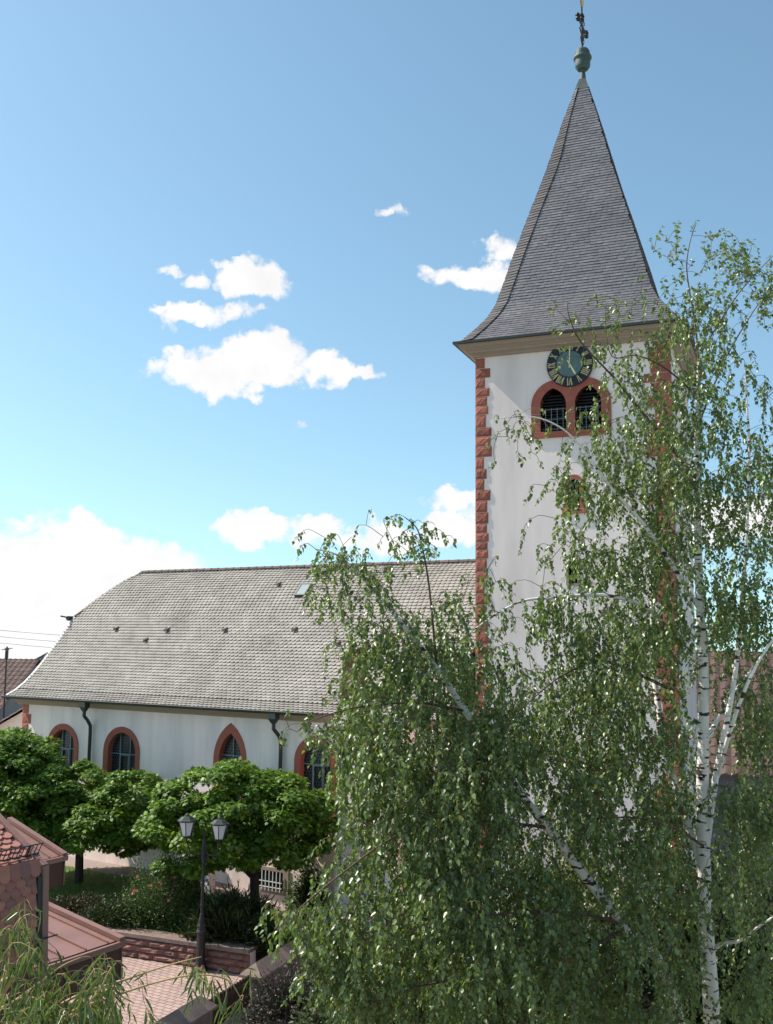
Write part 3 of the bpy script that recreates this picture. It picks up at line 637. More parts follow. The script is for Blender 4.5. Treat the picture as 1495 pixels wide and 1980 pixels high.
# belfry stonework
bel = MB()
for o_ in opens: bel.strip([(x, -.005, z) for x, z in o_], [(x, .42, z) for x, z in o_]); bel.add([(x, .42, z) for x, z in o_], [tuple(range(len(o_)))])
bel = bel.build('belfry_window', 'void', tower)
for ci, c in enumerate(lan):
    inn = arch(c, ihw, zsp, rise, zsill, 10, True); wid = [band if ci == 0 else mull/2, mull/2 if ci == 0 else band]
    hwO = ihw+band; riseO = zoa-zsp; outA = arch(c, hwO, zsp, riseO, zsill, 10, True)
    outA = [((min(x, bxm) if ci == 0 else max(x, bxm)), z) for x, z in outA]
    jw = MB(); jw.strip([(x, -.018, z) for x, z in outA[1:-1]], [(x, -.018, z) for x, z in inn[1:-1]], closed=False); jw.build('mortar', 'mortar', bel)
    cuts = [(1, 5), (5, 8), (8, 15), (15, 18), (18, 21)] if ci == 0 else [(1, 4), (4, 7), (7, 14), (14, 17), (17, 21)]
    for (i0, i1) in cuts:
        f = .05
        def lerpP(lst, t): i = min(int(t), len(lst)-2); u = t-i; return (lst[i][0]+(lst[i+1][0]-lst[i][0])*u, lst[i][1]+(lst[i+1][1]-lst[i][1])*u)
        ts = [i0+f]+list(range(i0+1, i1))+[i1-f]
        a = [lerpP(outA, t) for t in ts]; b = [lerpP(inn, t) for t in ts]; q = MB()
        q.strip([(x, -.035, z) for x, z in a], [(x, -.035, z) for x, z in b], closed=False); q.strip([(x, -.035, z) for x, z in b], [(x, .3, z) for x, z in b], closed=False); q.strip([(x, .0, z) for x, z in a], [(x, -.035, z) for x, z in a], closed=False)
        q.strip([(a[0][0], -.035, a[0][1]), (b[0][0], -.035, b[0][1])], [(a[0][0], 0, a[0][1]), (b[0][0], 0, b[0][1])], closed=False)
        q.build('voussoir', 'sandstone_smooth', bel)
    # louvres and bars
    k = 0; z = zsill+.06
    while z < zapex-.12:
        xs_ = [x for x, zz in inn if zz >= z]; hw_ = ihw-.01 if z < zsp else max(0.05, min(ihw-.01, (max(xs_)-min(xs_))/2 if xs_ else .05))
        MB().add([(c-hw_, .16, z), (c+hw_, .16, z), (c+hw_, .30, z+.07), (c-hw_, .30, z+.07), (c-hw_, .16, z+.016), (c+hw_, .16, z+.016), (c+hw_, .30, z+.086), (c-hw_, .30, z+.086)],
                 [(0, 1, 5, 4), (4, 5, 6, 7), (3, 2, 1, 0)]).build('slat', 'louvre', bel); z += .078
    for kx in range(4): x = c-ihw+(kx+.7)*2*ihw/4.4; MB().box(x-.006, x+.006, .1, .112, zsill, zsill+.62).build('bar', 'lead', bel)
    for kz in range(3): MB().box(c-ihw, c+ihw, .112, .124, zsill+.08+kz*.25, zsill+.092+kz*.25).build('bar', 'lead', bel)
hts = [zsill, zsill+(zsp-zsill)*.36, zsill+(zsp-zsill)*.7, zsp]
for xa, xb in ((bxl, lan[0]-ihw), (lan[0]+ihw, lan[1]-ihw), (lan[1]+ihw, bxr)):
    MB().box(xa, xb, -.018, .02, zsill, zsp+.01).build('mortar', 'mortar', bel)
    for k in range(3): MB().bbox(xa, xb, -.036, .3, hts[k]+.007, hts[k+1]-.007, .004).build('jamb_stone', 'sandstone_smooth', bel)
MB().box(bxl, bxr, -.018, .02, zsill-.15, zsill-.001).build('mortar', 'mortar', bel)
for k in range(4):
    w = (bxr-bxl)/4; MB().bbox(bxl+k*w+.006, bxl+(k+1)*w-.006, -.045, .2, zsill-.155, zsill-.002, .005).build('sill_stone', 'sandstone_smooth', bel)
# slit windows
for sl_, rct, red in ((slit1, s1, True), (slit2, s2, False)):
    q = MB(); q.strip([(x, 0, z) for x, z in sl_], [(x, .3, z) for x, z in sl_]); q.add([(x, .28, z) for x, z in sl_], [tuple(range(len(sl_)))]); sw = q.build('slit_window', 'void', tower)
    if red:
        b = .1; x0, x1, z0, z1 = rct
        MB().bbox(x0-b-.08, x1+b+.08, -.05, .1, z0-.13, z0-.005, .01).build('sill', 'sandstone', sw)
        for k in range(3): hh = (z1-.1-z0)/3; MB().bbox(x0-b, x0, -.035, .2, z0+k*hh+.005, z0+(k+1)*hh-.005, .008).build('jamb_stone', 'sandstone', sw); MB().bbox(x1, x1+b, -.035, .2, z0+k*hh+.005, z0+(k+1)*hh-.005, .008).build('jamb_stone', 'sandstone', sw)
        oo = arch((x0+x1)/2, (x1-x0)/2+b, z1-.14, .24, z1-.2, 6); ii = arch((x0+x1)/2, (x1-x0)/2, z1-.14, .13, z1-.2, 6); q = MB(); q.strip([(x, -.035, z) for x, z in oo], [(x, -.035, z) for x, z in ii], closed=False); q.strip([(x, .01, z) for x, z in oo], [(x, -.035, z) for x, z in oo], closed=False); q.build('arch_stone', 'sandstone', sw)
        for dx in (-.05, .05): MB().bar(((x0+x1)/2+dx, .1, z0), ((x0+x1)/2+dx, .1, z1-.05), .02).build('bar', 'lead', sw)
    else:
        x0, x1, z0, z1 = rct; q = MB(); q.box(x0-.06, x0, -.02, .2, z0-.05, z1+.05); q.box(x1, x1+.06, -.02, .2, z0-.05, z1+.05); q.box(x0, x1, -.02, .2, z1, z1+.05); q.box(x0, x1, -.04, .2, z0-.05, z0); q.build('frame', 'cornice', sw)
# clock
ccx, _, ccz = on_tow(1102.5, 705); cr = .575
clk = MB(); n = 48
clk.add([(ccx, -.075, ccz)]+[(ccx+cr*math.cos(2*math.pi*k/n), -.075, ccz+cr*math.sin(2*math.pi*k/n)) for k in range(n)], [(0, k+1, (k+1) % n+1) for k in range(n)])
ring = [(ccx+cr*math.cos(2*math.pi*k/n), ccz+cr*math.sin(2*math.pi*k/n)) for k in range(n)]; clk.strip([(x, 0, z) for x, z in ring], [(x, -.075, z) for x, z in ring]); clk = clk.build('clock', 'clock_dark', tower)
MB().add([(ccx, -.085, ccz)]+[(ccx+cr*.57*math.cos(2*math.pi*k/n), -.085, ccz+cr*.57*math.sin(2*math.pi*k/n)) for k in range(n)], [(0, k+1, (k+1) % n+1) for k in range(n)]).build('inner_disc', 'clock_teal', clk)
def numeral(hour, txt):
    a = math.pi/2-hour*math.pi/6; er = Vector((math.cos(a), math.sin(a))); et = Vector((math.sin(a), -math.cos(a)))     # radial out, clockwise tangent
    W_ = {'I': .045, 'V': .10, 'X': .10}; tot = sum(W_[c] for c in txt); x = -tot/2; r0, r1 = cr*.62, cr*.95; q = MB()
    def stroke(xa, ra, xb, rb, w):
        d = Vector((xb-xa, rb-ra)).normalized(); nn_ = Vector((-d.y, d.x))*w/2
        pts = [Vector((xa, ra))+nn_, Vector((xa, ra))-nn_, Vector((xb, rb))-nn_, Vector((xb, rb))+nn_]
        wp = [Vector((ccx, ccz))+et*p.x+er*p.y for p in pts]; q.add([(p.x, -.084, p.y) for p in wp]+[(p.x, -.074, p.y) for p in wp], [(0, 1, 2, 3), (3, 2, 1, 0), (0, 4, 5, 1), (1, 5, 6, 2), (2, 6, 7, 3), (3, 7, 4, 0)])
    for c in txt:
        w = W_[c]
        if c == 'I': stroke(x+w/2, r0, x+w/2, r1, .028)
        if c == 'V': stroke(x+.015, r1, x+w/2, r0, .032); stroke(x+w-.015, r1, x+w/2, r0, .02)
        if c == 'X': stroke(x+.015, r1, x+w-.015, r0, .032); stroke(x+w-.015, r1, x+.015, r0, .02)
        x += w
    q.build('numeral', 'numeral', clk)
for h, t in enumerate(('XII', 'I', 'II', 'III', 'IIII', 'V', 'VI', 'VII', 'VIII', 'IX', 'X', 'XI')): numeral(h, t)
def hand(ang, ln, w, nm):
    d = Vector((math.sin(ang), math.cos(ang))); t = Vector((d.y, -d.x)); c0 = Vector((ccx, ccz))
    pts = [c0-d*.1+t*w*.6, c0-d*.1-t*w*.6, c0+d*ln*.75-t*w, c0+d*ln, c0+d*ln*.75+t*w]
    MB().add([(p.x, -.1, p.y) for p in pts]+[(p.x, -.092, p.y) for p in pts], [(0, 1, 2, 3, 4), (9, 8, 7, 6, 5)]+[(i, i+5, (i+1) % 5+5, (i+1) % 5) for i in range(5)]).build(nm, 'numeral', clk)
hand(rad(2), cr*.93, .016, 'minute_hand'); hand(rad(152), cr*.6, .024, 'hour_hand')
# quoins
quoins(tower, 0, 1, -.3, ZC-.02, (.19, .34), (.27, .36), .008, .3, QM)
quoins(tower, TW, -1, -.3, ZC-.02, (.22, .34), (.38, .54), .008, .3, QS)
# cornice: stepped mouldings
def ring(z0, z1, o0, o1):
    q = MB(); a = [(-o0, -o0, z0), (TW+o0, -o0, z0), (TW+o0, TW+o0, z0), (-o0, TW+o0, z0)]; b = [(-o1, -o1, z1), (TW+o1, -o1, z1), (TW+o1, TW+o1, z1), (-o1, TW+o1, z1)]
    q.strip(a, b); q.add(a, [(3, 2, 1, 0)]); return q
HC = ZT-ZC
m = MB()
for z0, z1, o0, o1 in ((0, .13, .07, .09), (.13, .26, .10, .17), (.26, .40, .20, .21), (.40, .62, .22, .32), (.62, .74, .35, .36), (.74, .97, .36, .42)):
    r_ = ring(ZC+HC*z0, ZC+HC*z1+.001, o0, o1); m.add(r_.v, r_.f)
m.build('cornice', 'cornice', tower)
# spire
tc_ = TW/2; dg = (TU+TI).normalized(); axis0 = T0+TU*tc_+TI*tc_; pn = dg.cross(Vector((0, 0, 1)))
sil = [(881, 663), (893, 659), (919, 637), (943.5, 612.6), (959, 590), (971, 557), (995.7, 487), (1023.5, 414), (1055, 334), (1089.6, 233.5), (1114, 171)]
pro = []
for px, py in sil:
    p = on_plane(px, py, axis0, pn); pro.append((-(p-axis0).dot(dg)/math.sqrt(2), p.z))
pro[0] = (TW/2+EO, ZT)
print('spire', [(round(a, 2), round(b, 2)) for a, b in pro])
# resample the profile by arc length
PA = [0]
for (a, b), (c, d) in zip(pro, pro[1:]): PA.append(PA[-1]+math.hypot(c-a, d-b))
def prof_at(l):
    return float(np.interp(l, PA, [q[0] for q in pro])), float(np.interp(l, PA, [q[1] for q in pro]))
m = MB(); loops = []
for h, z in pro: k = len(m.v); h -= .02; m.v += [(tc_-h, tc_-h, z), (tc_+h, tc_-h, z), (tc_+h, tc_+h, z), (tc_-h, tc_+h, z)]; loops.append(k)
for a, b in zip(loops, loops[1:]):
    for j in range(4): m.f.append((a+j, a+(j+1) % 4, b+(j+1) % 4, b+j))
m.f.append((loops[0]+3, loops[0]+2, loops[0]+1, loops[0])); spire = m.build('spire', 'tile_under', tower)
for face in range(4):
    q = MB(); hq = MB(); l = 0; row = 0; ca, sa = math.cos(face*math.pi/2), math.sin(face*math.pi/2)
    def W3(u, h, z, out):     # face-local: u along the eave, h half width at that level
        x, y = u, -h-out; return (tc_+x*ca-y*sa, tc_+x*sa+y*ca, z)
    while l < PA[-1]-.05:
        h0, z0 = prof_at(l); h1, z1 = prof_at(min(l+.11, PA[-1])); u = -h0-random.uniform(0, .2); bL = min(.30, h0*.38)
        skew = .05
        while u < h0:
            a, b = max(u, -h0+bL), min(u+.15*random.uniform(.85, 1.2), h0)
            if b-a > .04:
                f0 = max(-h1+bL*.98, min(a, h1)); f1 = max(-h1, min(b, h1)); t = .015+random.uniform(0, .007)
                low_ = [(a, .012), (a+(b-a)*.25, 0), (b-.03, .0), (b, .02)]
                vs = [W3(uu_, h0+(h1-h0)*dl*4, z0+(z1-z0)*dl*4+.004, t) for uu_, dl in low_]+[W3(f1, h1, z1, .003), W3(f0, h1, z1, .003)]+[W3(uu_, h0, z0, -.012) for uu_, dl in low_]
                q.add(vs, [(0, 1, 2, 3, 4, 5)]+[(i+6, i+7, i+1, i) for i in range(3)])
            u = b if b > u else u+.15
        # hip course on the left border
        t = .028+random.uniform(0, .008)
        hq.add([W3(-h0, h0, z0, t*.5), W3(-h0+bL, h0, z0+.03, t), W3(-h1+min(.30, h1*.38), h1, z1+.03, .012), W3(-h1, h1, z1, .008), W3(-h0, h0, z0-.0, -.02), W3(-h0+bL, h0, z0+.03, -.02), W3(-h1+min(.30, h1*.38), h1, z1+.03, -.02)], [(0, 1, 2, 3), (4, 5, 1, 0), (5, 6, 2, 1)])
        l += .088; row += 1
    q.build('slates', 'slate', spire)['kind'] = 'stuff'; hq.build('hip_slates', 'slate_hip', spire)['kind'] = 'stuff'
m = MB()
for o in (EO,):
    m.strip([(-o-.03, -o-.03, ZT-.035), (TW+o+.03, -o-.03, ZT-.035), (TW+o+.03, TW+o+.03, ZT-.035), (-o-.03, TW+o+.03, ZT-.035)], [(-o-.03, -o-.03, ZT+.025), (TW+o+.03, -o-.03, ZT+.025), (TW+o+.03, TW+o+.03, ZT+.025), (-o-.03, TW+o+.03, ZT+.025)])
    m.add([(-o-.03, -o-.03, ZT-.035), (TW+o+.03, -o-.03, ZT-.035), (TW+o+.03, TW+o+.03, ZT-.035), (-o-.03, TW+o+.03, ZT-.035)], [(3, 2, 1, 0)])
m.build('eave_edge', 'zinc', tower)
# finial
ztop = pro[-1][1]; hS = pro[-1][0]
def az(py): return on_plane(1125, py, axis0, Vector((0, 1, 0))).z
m = MB(); hh = hS+.03
m.add([(tc_-hh, tc_-hh, ztop-.05), (tc_+hh, tc_-hh, ztop-.05), (tc_+hh, tc_+hh, ztop-.05), (tc_-hh, tc_+hh, ztop-.05)]+[(tc_+a*.09, tc_+b*.09, az(155)) for a, b in ((-1, -1), (1, -1), (1, 1), (-1, 1))], [(0, 1, 5, 4), (1, 2, 6, 5), (2, 3, 7, 6), (3, 0, 4, 7)])
m.lathe([(.10, az(160)), (.085, az(150)), (.065, az(136)), (.065, az(133))], 14, (tc_, tc_, 0)); m.build('spire_cap', 'copper', tower)
R_ = .25; m = MB(); m.lathe([(.07, az(136)), (.15, az(135)), (R_*.82, az(130)), (R_*.86, az(126)), (R_*.86, az(117)), (R_*1.0, az(115)), (R_*1.04, az(113)), (R_*1.0, az(110)), (R_*.84, az(109)), (R_*.82, az(101)), (R_*.66, az(97)), (R_*.3, az(95)), (.02, az(94))], 24, (tc_, tc_, 0)); m.build('finial_ball', 'copper', tower, smooth=False)
m = MB(); rod0, rod1 = az(95), az(14)
def LX(d, z): # cross plane, seen nearly edge-on: mostly along the view direction
    v = Vector((math.sin(rad(26)), math.cos(rad(26)), 0)); w = TU*v.dot(TU)+TI*v.dot(TI); return (tc_+d*v.dot(TU), tc_+d*v.dot(TI), z)
m.tube([LX(0, rod0), LX(0, rod1)], .024, 6)
zc = az(50)
m.tube([LX(-.42, zc), LX(.42, zc)], .028, 6)
for d, z in ((-.45, zc), (.45, zc), (0, az(34))):
    for e in (-.07, .07): m.lathe([(.0, -.05), (.062, -.025), (.062, .025), (.0, .05)], 8, LX(d+e*.6, z+.05)); m.lathe([(.0, -.05), (.055, -.025), (.055, .025), (.0, .05)], 8, LX(d+e*.6, z-.05))
for sgn in (-1, 1):
    for k in (-1, 1):
        pts = [LX(sgn*(.05+.2*math.sin(t)), zc+k*(.05+.24*t/3)) for t in np.linspace(0, 3, 10)]; m.tube(pts, .019, 5)
    pts = [LX(sgn*(.16*math.sin(t)), az(88)+(az(62)-az(88))*t/math.pi) for t in np.linspace(0, math.pi, 10)]; m.tube(pts, .019, 5)
m.build('wrought_cross', 'iron', tower)
q = MB(); ck = [(-.28, .02), (-.12, -.05), (0, -.12), (.1, -.05), (.2, .1), (.24, .24), (.3, .26), (.24, .32), (.2, .38), (.13, .33), (.1, .16), (-.02, .08), (-.12, .16), (-.2, .3), (-.32, .3), (-.36, .16)]
v = Vector((math.sin(rad(20)), math.cos(rad(20)), 0)); side = Vector((v.y, -v.x, 0)); zb = rod1+.1; vs = []
for off in (-.025, .025):
    for a, b in ck: d = v*a+side*off; vs.append((tc_+d.dot(TU), tc_+d.dot(TI), zb+b))
n = len(ck); q.add(vs, [tuple(range(n)), tuple(range(2*n-1, n-1, -1))]+[(i, i+n, (i+1) % n+n, (i+1) % n) for i in range(n)]); q.build('weathercock', 'gold', tower)

# ------------------------------------------------------------ retaining wall with rough stones
rw = empty('retaining_wall', RW0, math.atan2(RD.y, RD.x)); tag(rw, 'low red sandstone retaining wall with flat coping below the shrubs', 'wall')
MB().box(-3, RL, .03, .3, -.1, .5).build('core', 'mortar', rw)
z = 0
for row in range(3):
    h = .155; x = -.5-random.uniform(0, .4)
    while x < RL:
        w = random.uniform(.4, .95); x1_ = min(x+w, RL)
        o = link('stone', random.choice(QR), rw); o.location = (x+.006, .0, z+.006); o.scale = (x1_-x-.012, .3, h-.012); x = x1_
    z += h
x = -3
while x < RL: x1_ = min(x+1.1, RL); MB().box(x+.004, x1_-.004, -.07, .42, .5, .585).build('coping_slab', 'coping', rw); x = x1_
for ch in rw.children:
    if ch.name.startswith('stone'): ch.material_slots[0].link = 'OBJECT'; ch.material_slots[0].material = M['rough_red']
# ------------------------------------------------------------ boundary wall with saddle coping (two lengths) and scalloped gate
def saddle_wall(name, label, s0, s1, top=.78, cut_end=1):
    o = empty(name, b0+bd*s0, math.atan2(bd.y, bd.x)); L = s1-s0; tag(o, label, 'wall')
    MB().box(.02, L-.02, -.17, .17, -.1, top-.25).build('wall_body', 'coping', o)
    x = 0; k = 0
    while x < L-.05:
        w = min(.42, L-x); a = x+.004; b = x+w-.004; q = MB(); e = .28; hz = top-.25
        ra = a+(.24 if k == 0 else 0); rb = b-(.24 if x+w >= L-.05 else 0)
        q.add([(a, -e, hz), (b, -e, hz), (b, e, hz), (a, e, hz), (a, -e, hz+.05), (b, -e, hz+.05), (b, e, hz+.05), (a, e, hz+.05), (ra, 0, top+.03), (rb, 0, top+.03)],
              [(3, 2, 1, 0), (0, 1, 5, 4), (1, 2, 6, 5), (2, 3, 7, 6), (3, 0, 4, 7), (4, 5, 9, 8), (6, 7, 8, 9), (5, 6, 9), (7, 4, 8)]); q.build('coping_stone', 'coping', o); x += w; k += 1
    return o
sN = (Vector((Bnd[1].x, Bnd[1].y, 0))-b0).dot(bd)
saddle_wall('boundary_wall', 'far garden wall with pitched stone coping next to the shrub bed', 0, 3.0)
saddle_wall('boundary_wall', 'near garden wall with pitched stone coping at the bottom edge', sN-5.0, sN)
gate = empty('garden_gate', b0+bd*sN, math.atan2(bd.y, bd.x)); tag(gate, 'dark wooden gate with scalloped plank tops between the garden walls', 'gate'); GL = -sN
npk = 15; pw = (GL-.06)/npk
for k in range(npk):
    a = .03+k*pw; hz = .62; pts = [(a+.004, -.02), (a+pw-.004, -.02), (a+pw-.004, hz-.05), (a+pw*.85, hz-.01), (a+pw/2, hz+.02), (a+pw*.15, hz-.01), (a+.004, hz-.05)]
    MB().extrude_xz(pts, -.012, .012).build('plank', 'wood_fence', gate)
for zz in (.12, .45): MB().box(.03, GL-.03, -.05, -.013, zz, zz+.08).build('rail', 'wood_fence', gate)

# ------------------------------------------------------------ lamp post
lp = on_z(387, 1877, 0); lamp = empty('street_lamp', lp, 0); tag(lamp, 'dark cast iron lamp post with two white lanterns in front of the shrubs', 'lamp')
ztp = on_plane(391, 1622, lp, Vector((0, 1, 0))).z
MB().lathe([(.16, 0), (.16, .06), (.13, .1), (.12, .2), (.11, .24), (.10, .85), (.12, .88), (.13, .92), (.11, .96), (.10, 1.0), (.105, 1.04), (.085, 1.1), (.07, 1.2), (.05, 1.28)], 14).build('base', 'iron', lamp)
MB().lathe([(.05, 1.26), (.055, 1.3), (.04, 1.34), (.038, 1.5), (.048, 1.53), (.04, 1.56), (.036, 2.2), (.045, 2.22), (.036, 2.25), (.042, ztp-.55), (.06, ztp-.5), (.06, ztp-.2), (.05, ztp-.12), (.03, ztp-.02), (.02, ztp+.15), (.0, ztp+.2)], 12).build('pole', 'iron', lamp)
for (lx, ly, sg) in ((362, 1597, -1), (425, 1603, 1)):
    c = on_y(lx, ly, lp.y-.05+(-.1 if sg > 0 else .12)); dx = c.x-lp.x; dy = c.y-lp.y; zb_ = c.z-.23
    pts = [(0, 0, ztp-.3), (dx*.3, dy*.3, ztp-.38), (dx*.75, dy*.75, ztp-.36), (dx, dy, zb_-.12), (dx, dy, zb_)]
    MB().tube(pts, [.025, .022, .02, .022, .03], 8).build('arm', 'iron', lamp)
    MB().tube([(dx*.15, dy*.15, ztp-.32), (dx*.3, dy*.3, ztp-.55), (dx*.1, dy*.1, ztp-.62), (0, 0, ztp-.5)], .012, 6).build('scroll', 'iron', lamp)
    q = MB(); r0, r1 = .12, .21; h = .34; ns = 6
    for rr_, zz in ((r0, 0), (r1, h)):
        for k in range(ns): a = 2*math.pi*(k+.5)/ns; q.v.append((dx+rr_*math.cos(a), dy+rr_*math.sin(a), zb_+zz))
    q.f = [tuple(reversed(range(ns)))]; lan_ = MB()
    lan_.lathe([(.05, -.06), (r0+.015, -.02), (r0+.015, .0)], ns, (dx, dy, zb_))
    for k in range(ns):
        a = 2*math.pi*(k+.5)/ns; lan_.bar((dx+r0*math.cos(a), dy+r0*math.sin(a), zb_), (dx+r1*math.cos(a), dy+r1*math.sin(a), zb_+h), .018)
    lt = lan_.build('lantern', 'iron', lamp)
    for k in range(ns):
        a0, a1 = 2*math.pi*(k+.5)/ns, 2*math.pi*(k+1.5)/ns; s = .97
        MB().add([(dx+r0*s*math.cos(a0), dy+r0*s*math.sin(a0), zb_), (dx+r0*s*math.cos(a1), dy+r0*s*math.sin(a1), zb_), (dx+r1*s*math.cos(a1), dy+r1*s*math.sin(a1), zb_+h), (dx+r1*s*math.cos(a0), dy+r1*s*math.sin(a0), zb_+h)], [(0, 1, 2, 3)]).build('pane', 'lantern_pane', lt)
    q = MB(); q.lathe([(r1+.03, h), (r1+.035, h+.03), (r1*.9, h+.06), (r1*.6, h+.11), (.06, h+.13), (.05, h+.16), (.02, h+.18), (.01, h+.21), (.0, h+.22)], ns, (dx, dy, zb_)); q.build('lantern_roof', 'zinc', lt)

# ------------------------------------------------------------ red-brown house at the left edge (tiled mansard) and its metal bay roofs
HB = rad(32); HD = Vector((math.sin(HB), math.cos(HB), 0)); HO = Vector((math.cos(HB), -math.sin(HB), 0))     # along the wall (away), outward (right)
h0 = on_y(85, 1680, 14.7); zbrk = h0.z; zlow = on_y(80, 1862, 14.7).z
hs = empty('tiled_house', (h0.x, h0.y, 0), math.atan2(HD.y, HD.x))       # local x: away along the wall, local y: to the left of it (inward)
tag(hs, 'neighbouring house with red beaver tail tiles and brown metal verge at left edge', 'house')
rise_ = .52
LEN = 2.6
m = MB(); m.add([(-LEN, .0, zlow), (0, .0, zlow), (0, .1, zbrk), (-LEN, .1, zbrk), (-LEN, 3.1, zbrk+3*rise_), (0, 3.1, zbrk+3*rise_), (0, 3.1, 0), (-LEN, 3.1, 0), (0, .1, 0), (-LEN, .1, 0), (0, .1, zlow), (-LEN, .1, zlow)], [(0, 1, 2, 3), (3, 2, 5, 4), (9, 8, 10, 11), (11, 10, 1, 0), (8, 6, 5, 2, 10), (10, 2, 1), (7, 9, 11, 3, 4), (11, 0, 3)])
m.build('wall', 'brown_wall', hs)
def tile_me():
    w, l, t = .17, .24, .032; low_ = [(-w/2, .06), (-w*.33, .018), (0, 0), (w*.33, .018), (w/2, .06)]
    q = MB(); q.add([(x, a, t) for x, a in low_]+[(w/2, l, .0), (-w/2, l, 0)]+[(x, a, 0) for x, a in low_], [(0, 1, 2, 3, 4, 5, 6)]+[(i+7, i+8, i+1, i) for i in range(4)]+[(7, 0, 6), (4, 11, 5)]); return q.mesh('tile', 'clay')
TM = tile_me()
clays = [mat('clay_tile_%s' % nm, c, .8, .12, 12, .25, 60) for nm, c in (('red', (.37, .16, .125)), ('brown', (.31, .135, .11)), ('orange', (.44, .19, .135)), ('dark', (.25, .125, .11)))]
TMs = []
for c in clays: me = TM.copy(); me.materials.clear(); me.materials.append(c); TMs.append(me)
def tile_face(y0, z0, y1, z1, nmax):
    d = Vector((0, y1-y0, z1-z0)); L = d.length; d.normalize(); nr = Vector((0, -d.z, d.y)); k = 0; a = 0
    while a < L-.06:
        x = -.085-(.086 if k % 2 else 0)
        while x > -1.35:
            o = link('tile', random.choices(TMs, (5, 4, 2, 1.2))[0], hs); pos = Vector((x, y0, z0))+d*a+nr*(.012+random.uniform(0, .004))
            rx = Vector((1, 0, 0)); tl = (d+nr*.045).normalized() if True else d; tl = (d-nr*.03).normalized(); nz_ = rx.cross(tl)
            o.matrix_local = Matrix(((rx.x, tl.x, nz_.x, pos.x), (rx.y, tl.y, nz_.y, pos.y), (rx.z, tl.z, nz_.z, pos.z), (0, 0, 0, 1)))
            x -= .172
        a += .112; k += 1
tile_face(0, zlow+.05, .1, zbrk, 20); tile_face(.1, zbrk+.02, 2.0, zbrk+1.9*rise_, 20)
# verge trims
m = MB(); m.bar((.06, -.02, zlow-.3), (.06, .07, zbrk+.02), .10, .10, (0, 1, 0)); m.bar((.06, .07, zbrk), (.06, 3.1, zbrk+3*rise_+.05), .10, .10); m.build('verge_trim', 'red_metal', hs)
MB().bar((-.03, .0, zlow), (-.03, .08, zbrk-.1), .07, .09, (0, 1, 0)).build('flashing', 'zinc', hs)
def snow_guard(yy, zz, slope, ln):
    q = MB(); nb = int(ln/.07)
    up_ = Vector((0, -.5, .86)) if slope else Vector((0, -1, .35)); up_.normalize()
    o0 = Vector((0, yy, zz))+up_*.03; o1 = Vector((0, yy, zz))+up_*.2
    for o_ in (o0, o1): q.bar(o_+Vector((-ln, 0, 0)), o_+Vector((.12, 0, 0)), .016)
    for k in range(nb): x = .1-k*.075; q.bar(o0+Vector((x, 0, 0)), o1+Vector((x, 0, 0)), .010)
    for x in (-.1, -.8): q.bar(o1+Vector((x, 0, 0)), Vector((x, yy+.05, zz-.12)), .02)
    q.build('snow_guard', 'iron', hs)
snow_guard(.28, zbrk+.18*rise_+.05, True, 1.2); snow_guard(-.02, zlow+.32, False, 1.2)
def bay(label, far_px, eave_z, length, depth, drop, wall_h, seams, rev):
    c = on_z(*far_px, eave_z); o = empty('metal_bay', (c.x, c.y, 0), math.atan2(HD.y, HD.x)); tag(o, label, 'bay')   # local -x towards camera, y inward(left)
    z = eave_z; L = length
    MB().box(-L+.02, -.3, .95, depth-.02, -.1, z-wall_h).build('lower_wall', 'brown_wall', o)
    MB().box(-L, 0, .02, depth, z-wall_h, z-.03).build('wall', 'brown_panel', o)
    for k in range(rev+1): x = -L+.01+k*(L-.03)/rev; MB().box(x, x+.02, -.004, .019, z-wall_h, z-.1).build('panel_seam', 'red_metal', o)
    m_ = MB(); m_.add([(-L, .10, z-.01), (-.0, .10, z-.01), (0, depth, z+drop), (-L, depth, z+drop), (-L, .10, z-.05), (0, .1, z-.05), (0, depth, z-.05), (-L, depth, z-.05)], [(0, 1, 2, 3), (0, 4, 5, 1), (1, 5, 6, 2), (3, 7, 4, 0)]); rf = m_.build('roof', 'red_metal', o)
    for k in range(seams): x = -L+(k+.5)*(L/seams); MB().bar((x, .10, z+.006), (x, depth, z+drop+.016), .022, .03).build('standing_seam', 'red_metal', rf)
    q = MB(); q.bar((-.02, .0, z+.02), (-.02, depth, z+drop+.05), .12, .07); q.build('rake_trim', 'red_metal', rf)
    q = MB(); q.box(-L, .04, -.035, .02, z-.10, z-.005); q.build('gutter', 'red_metal', o)
    q = MB(); q.box(-L, .03, .021, .099, z-.09, z-.06); q.build('gutter_bed', 'zinc', o)
    return o
bay('large metal clad bay with low red seamed roof beside the courtyard', (238, 1818), 3.0, 2.3, 2.3, .31, .62, 5, 4)
bay('smaller metal clad bay with red seamed roof below the left maple', (127, 1654), 3.55, 1.9, 1.8, .5, .58, 3, 3)

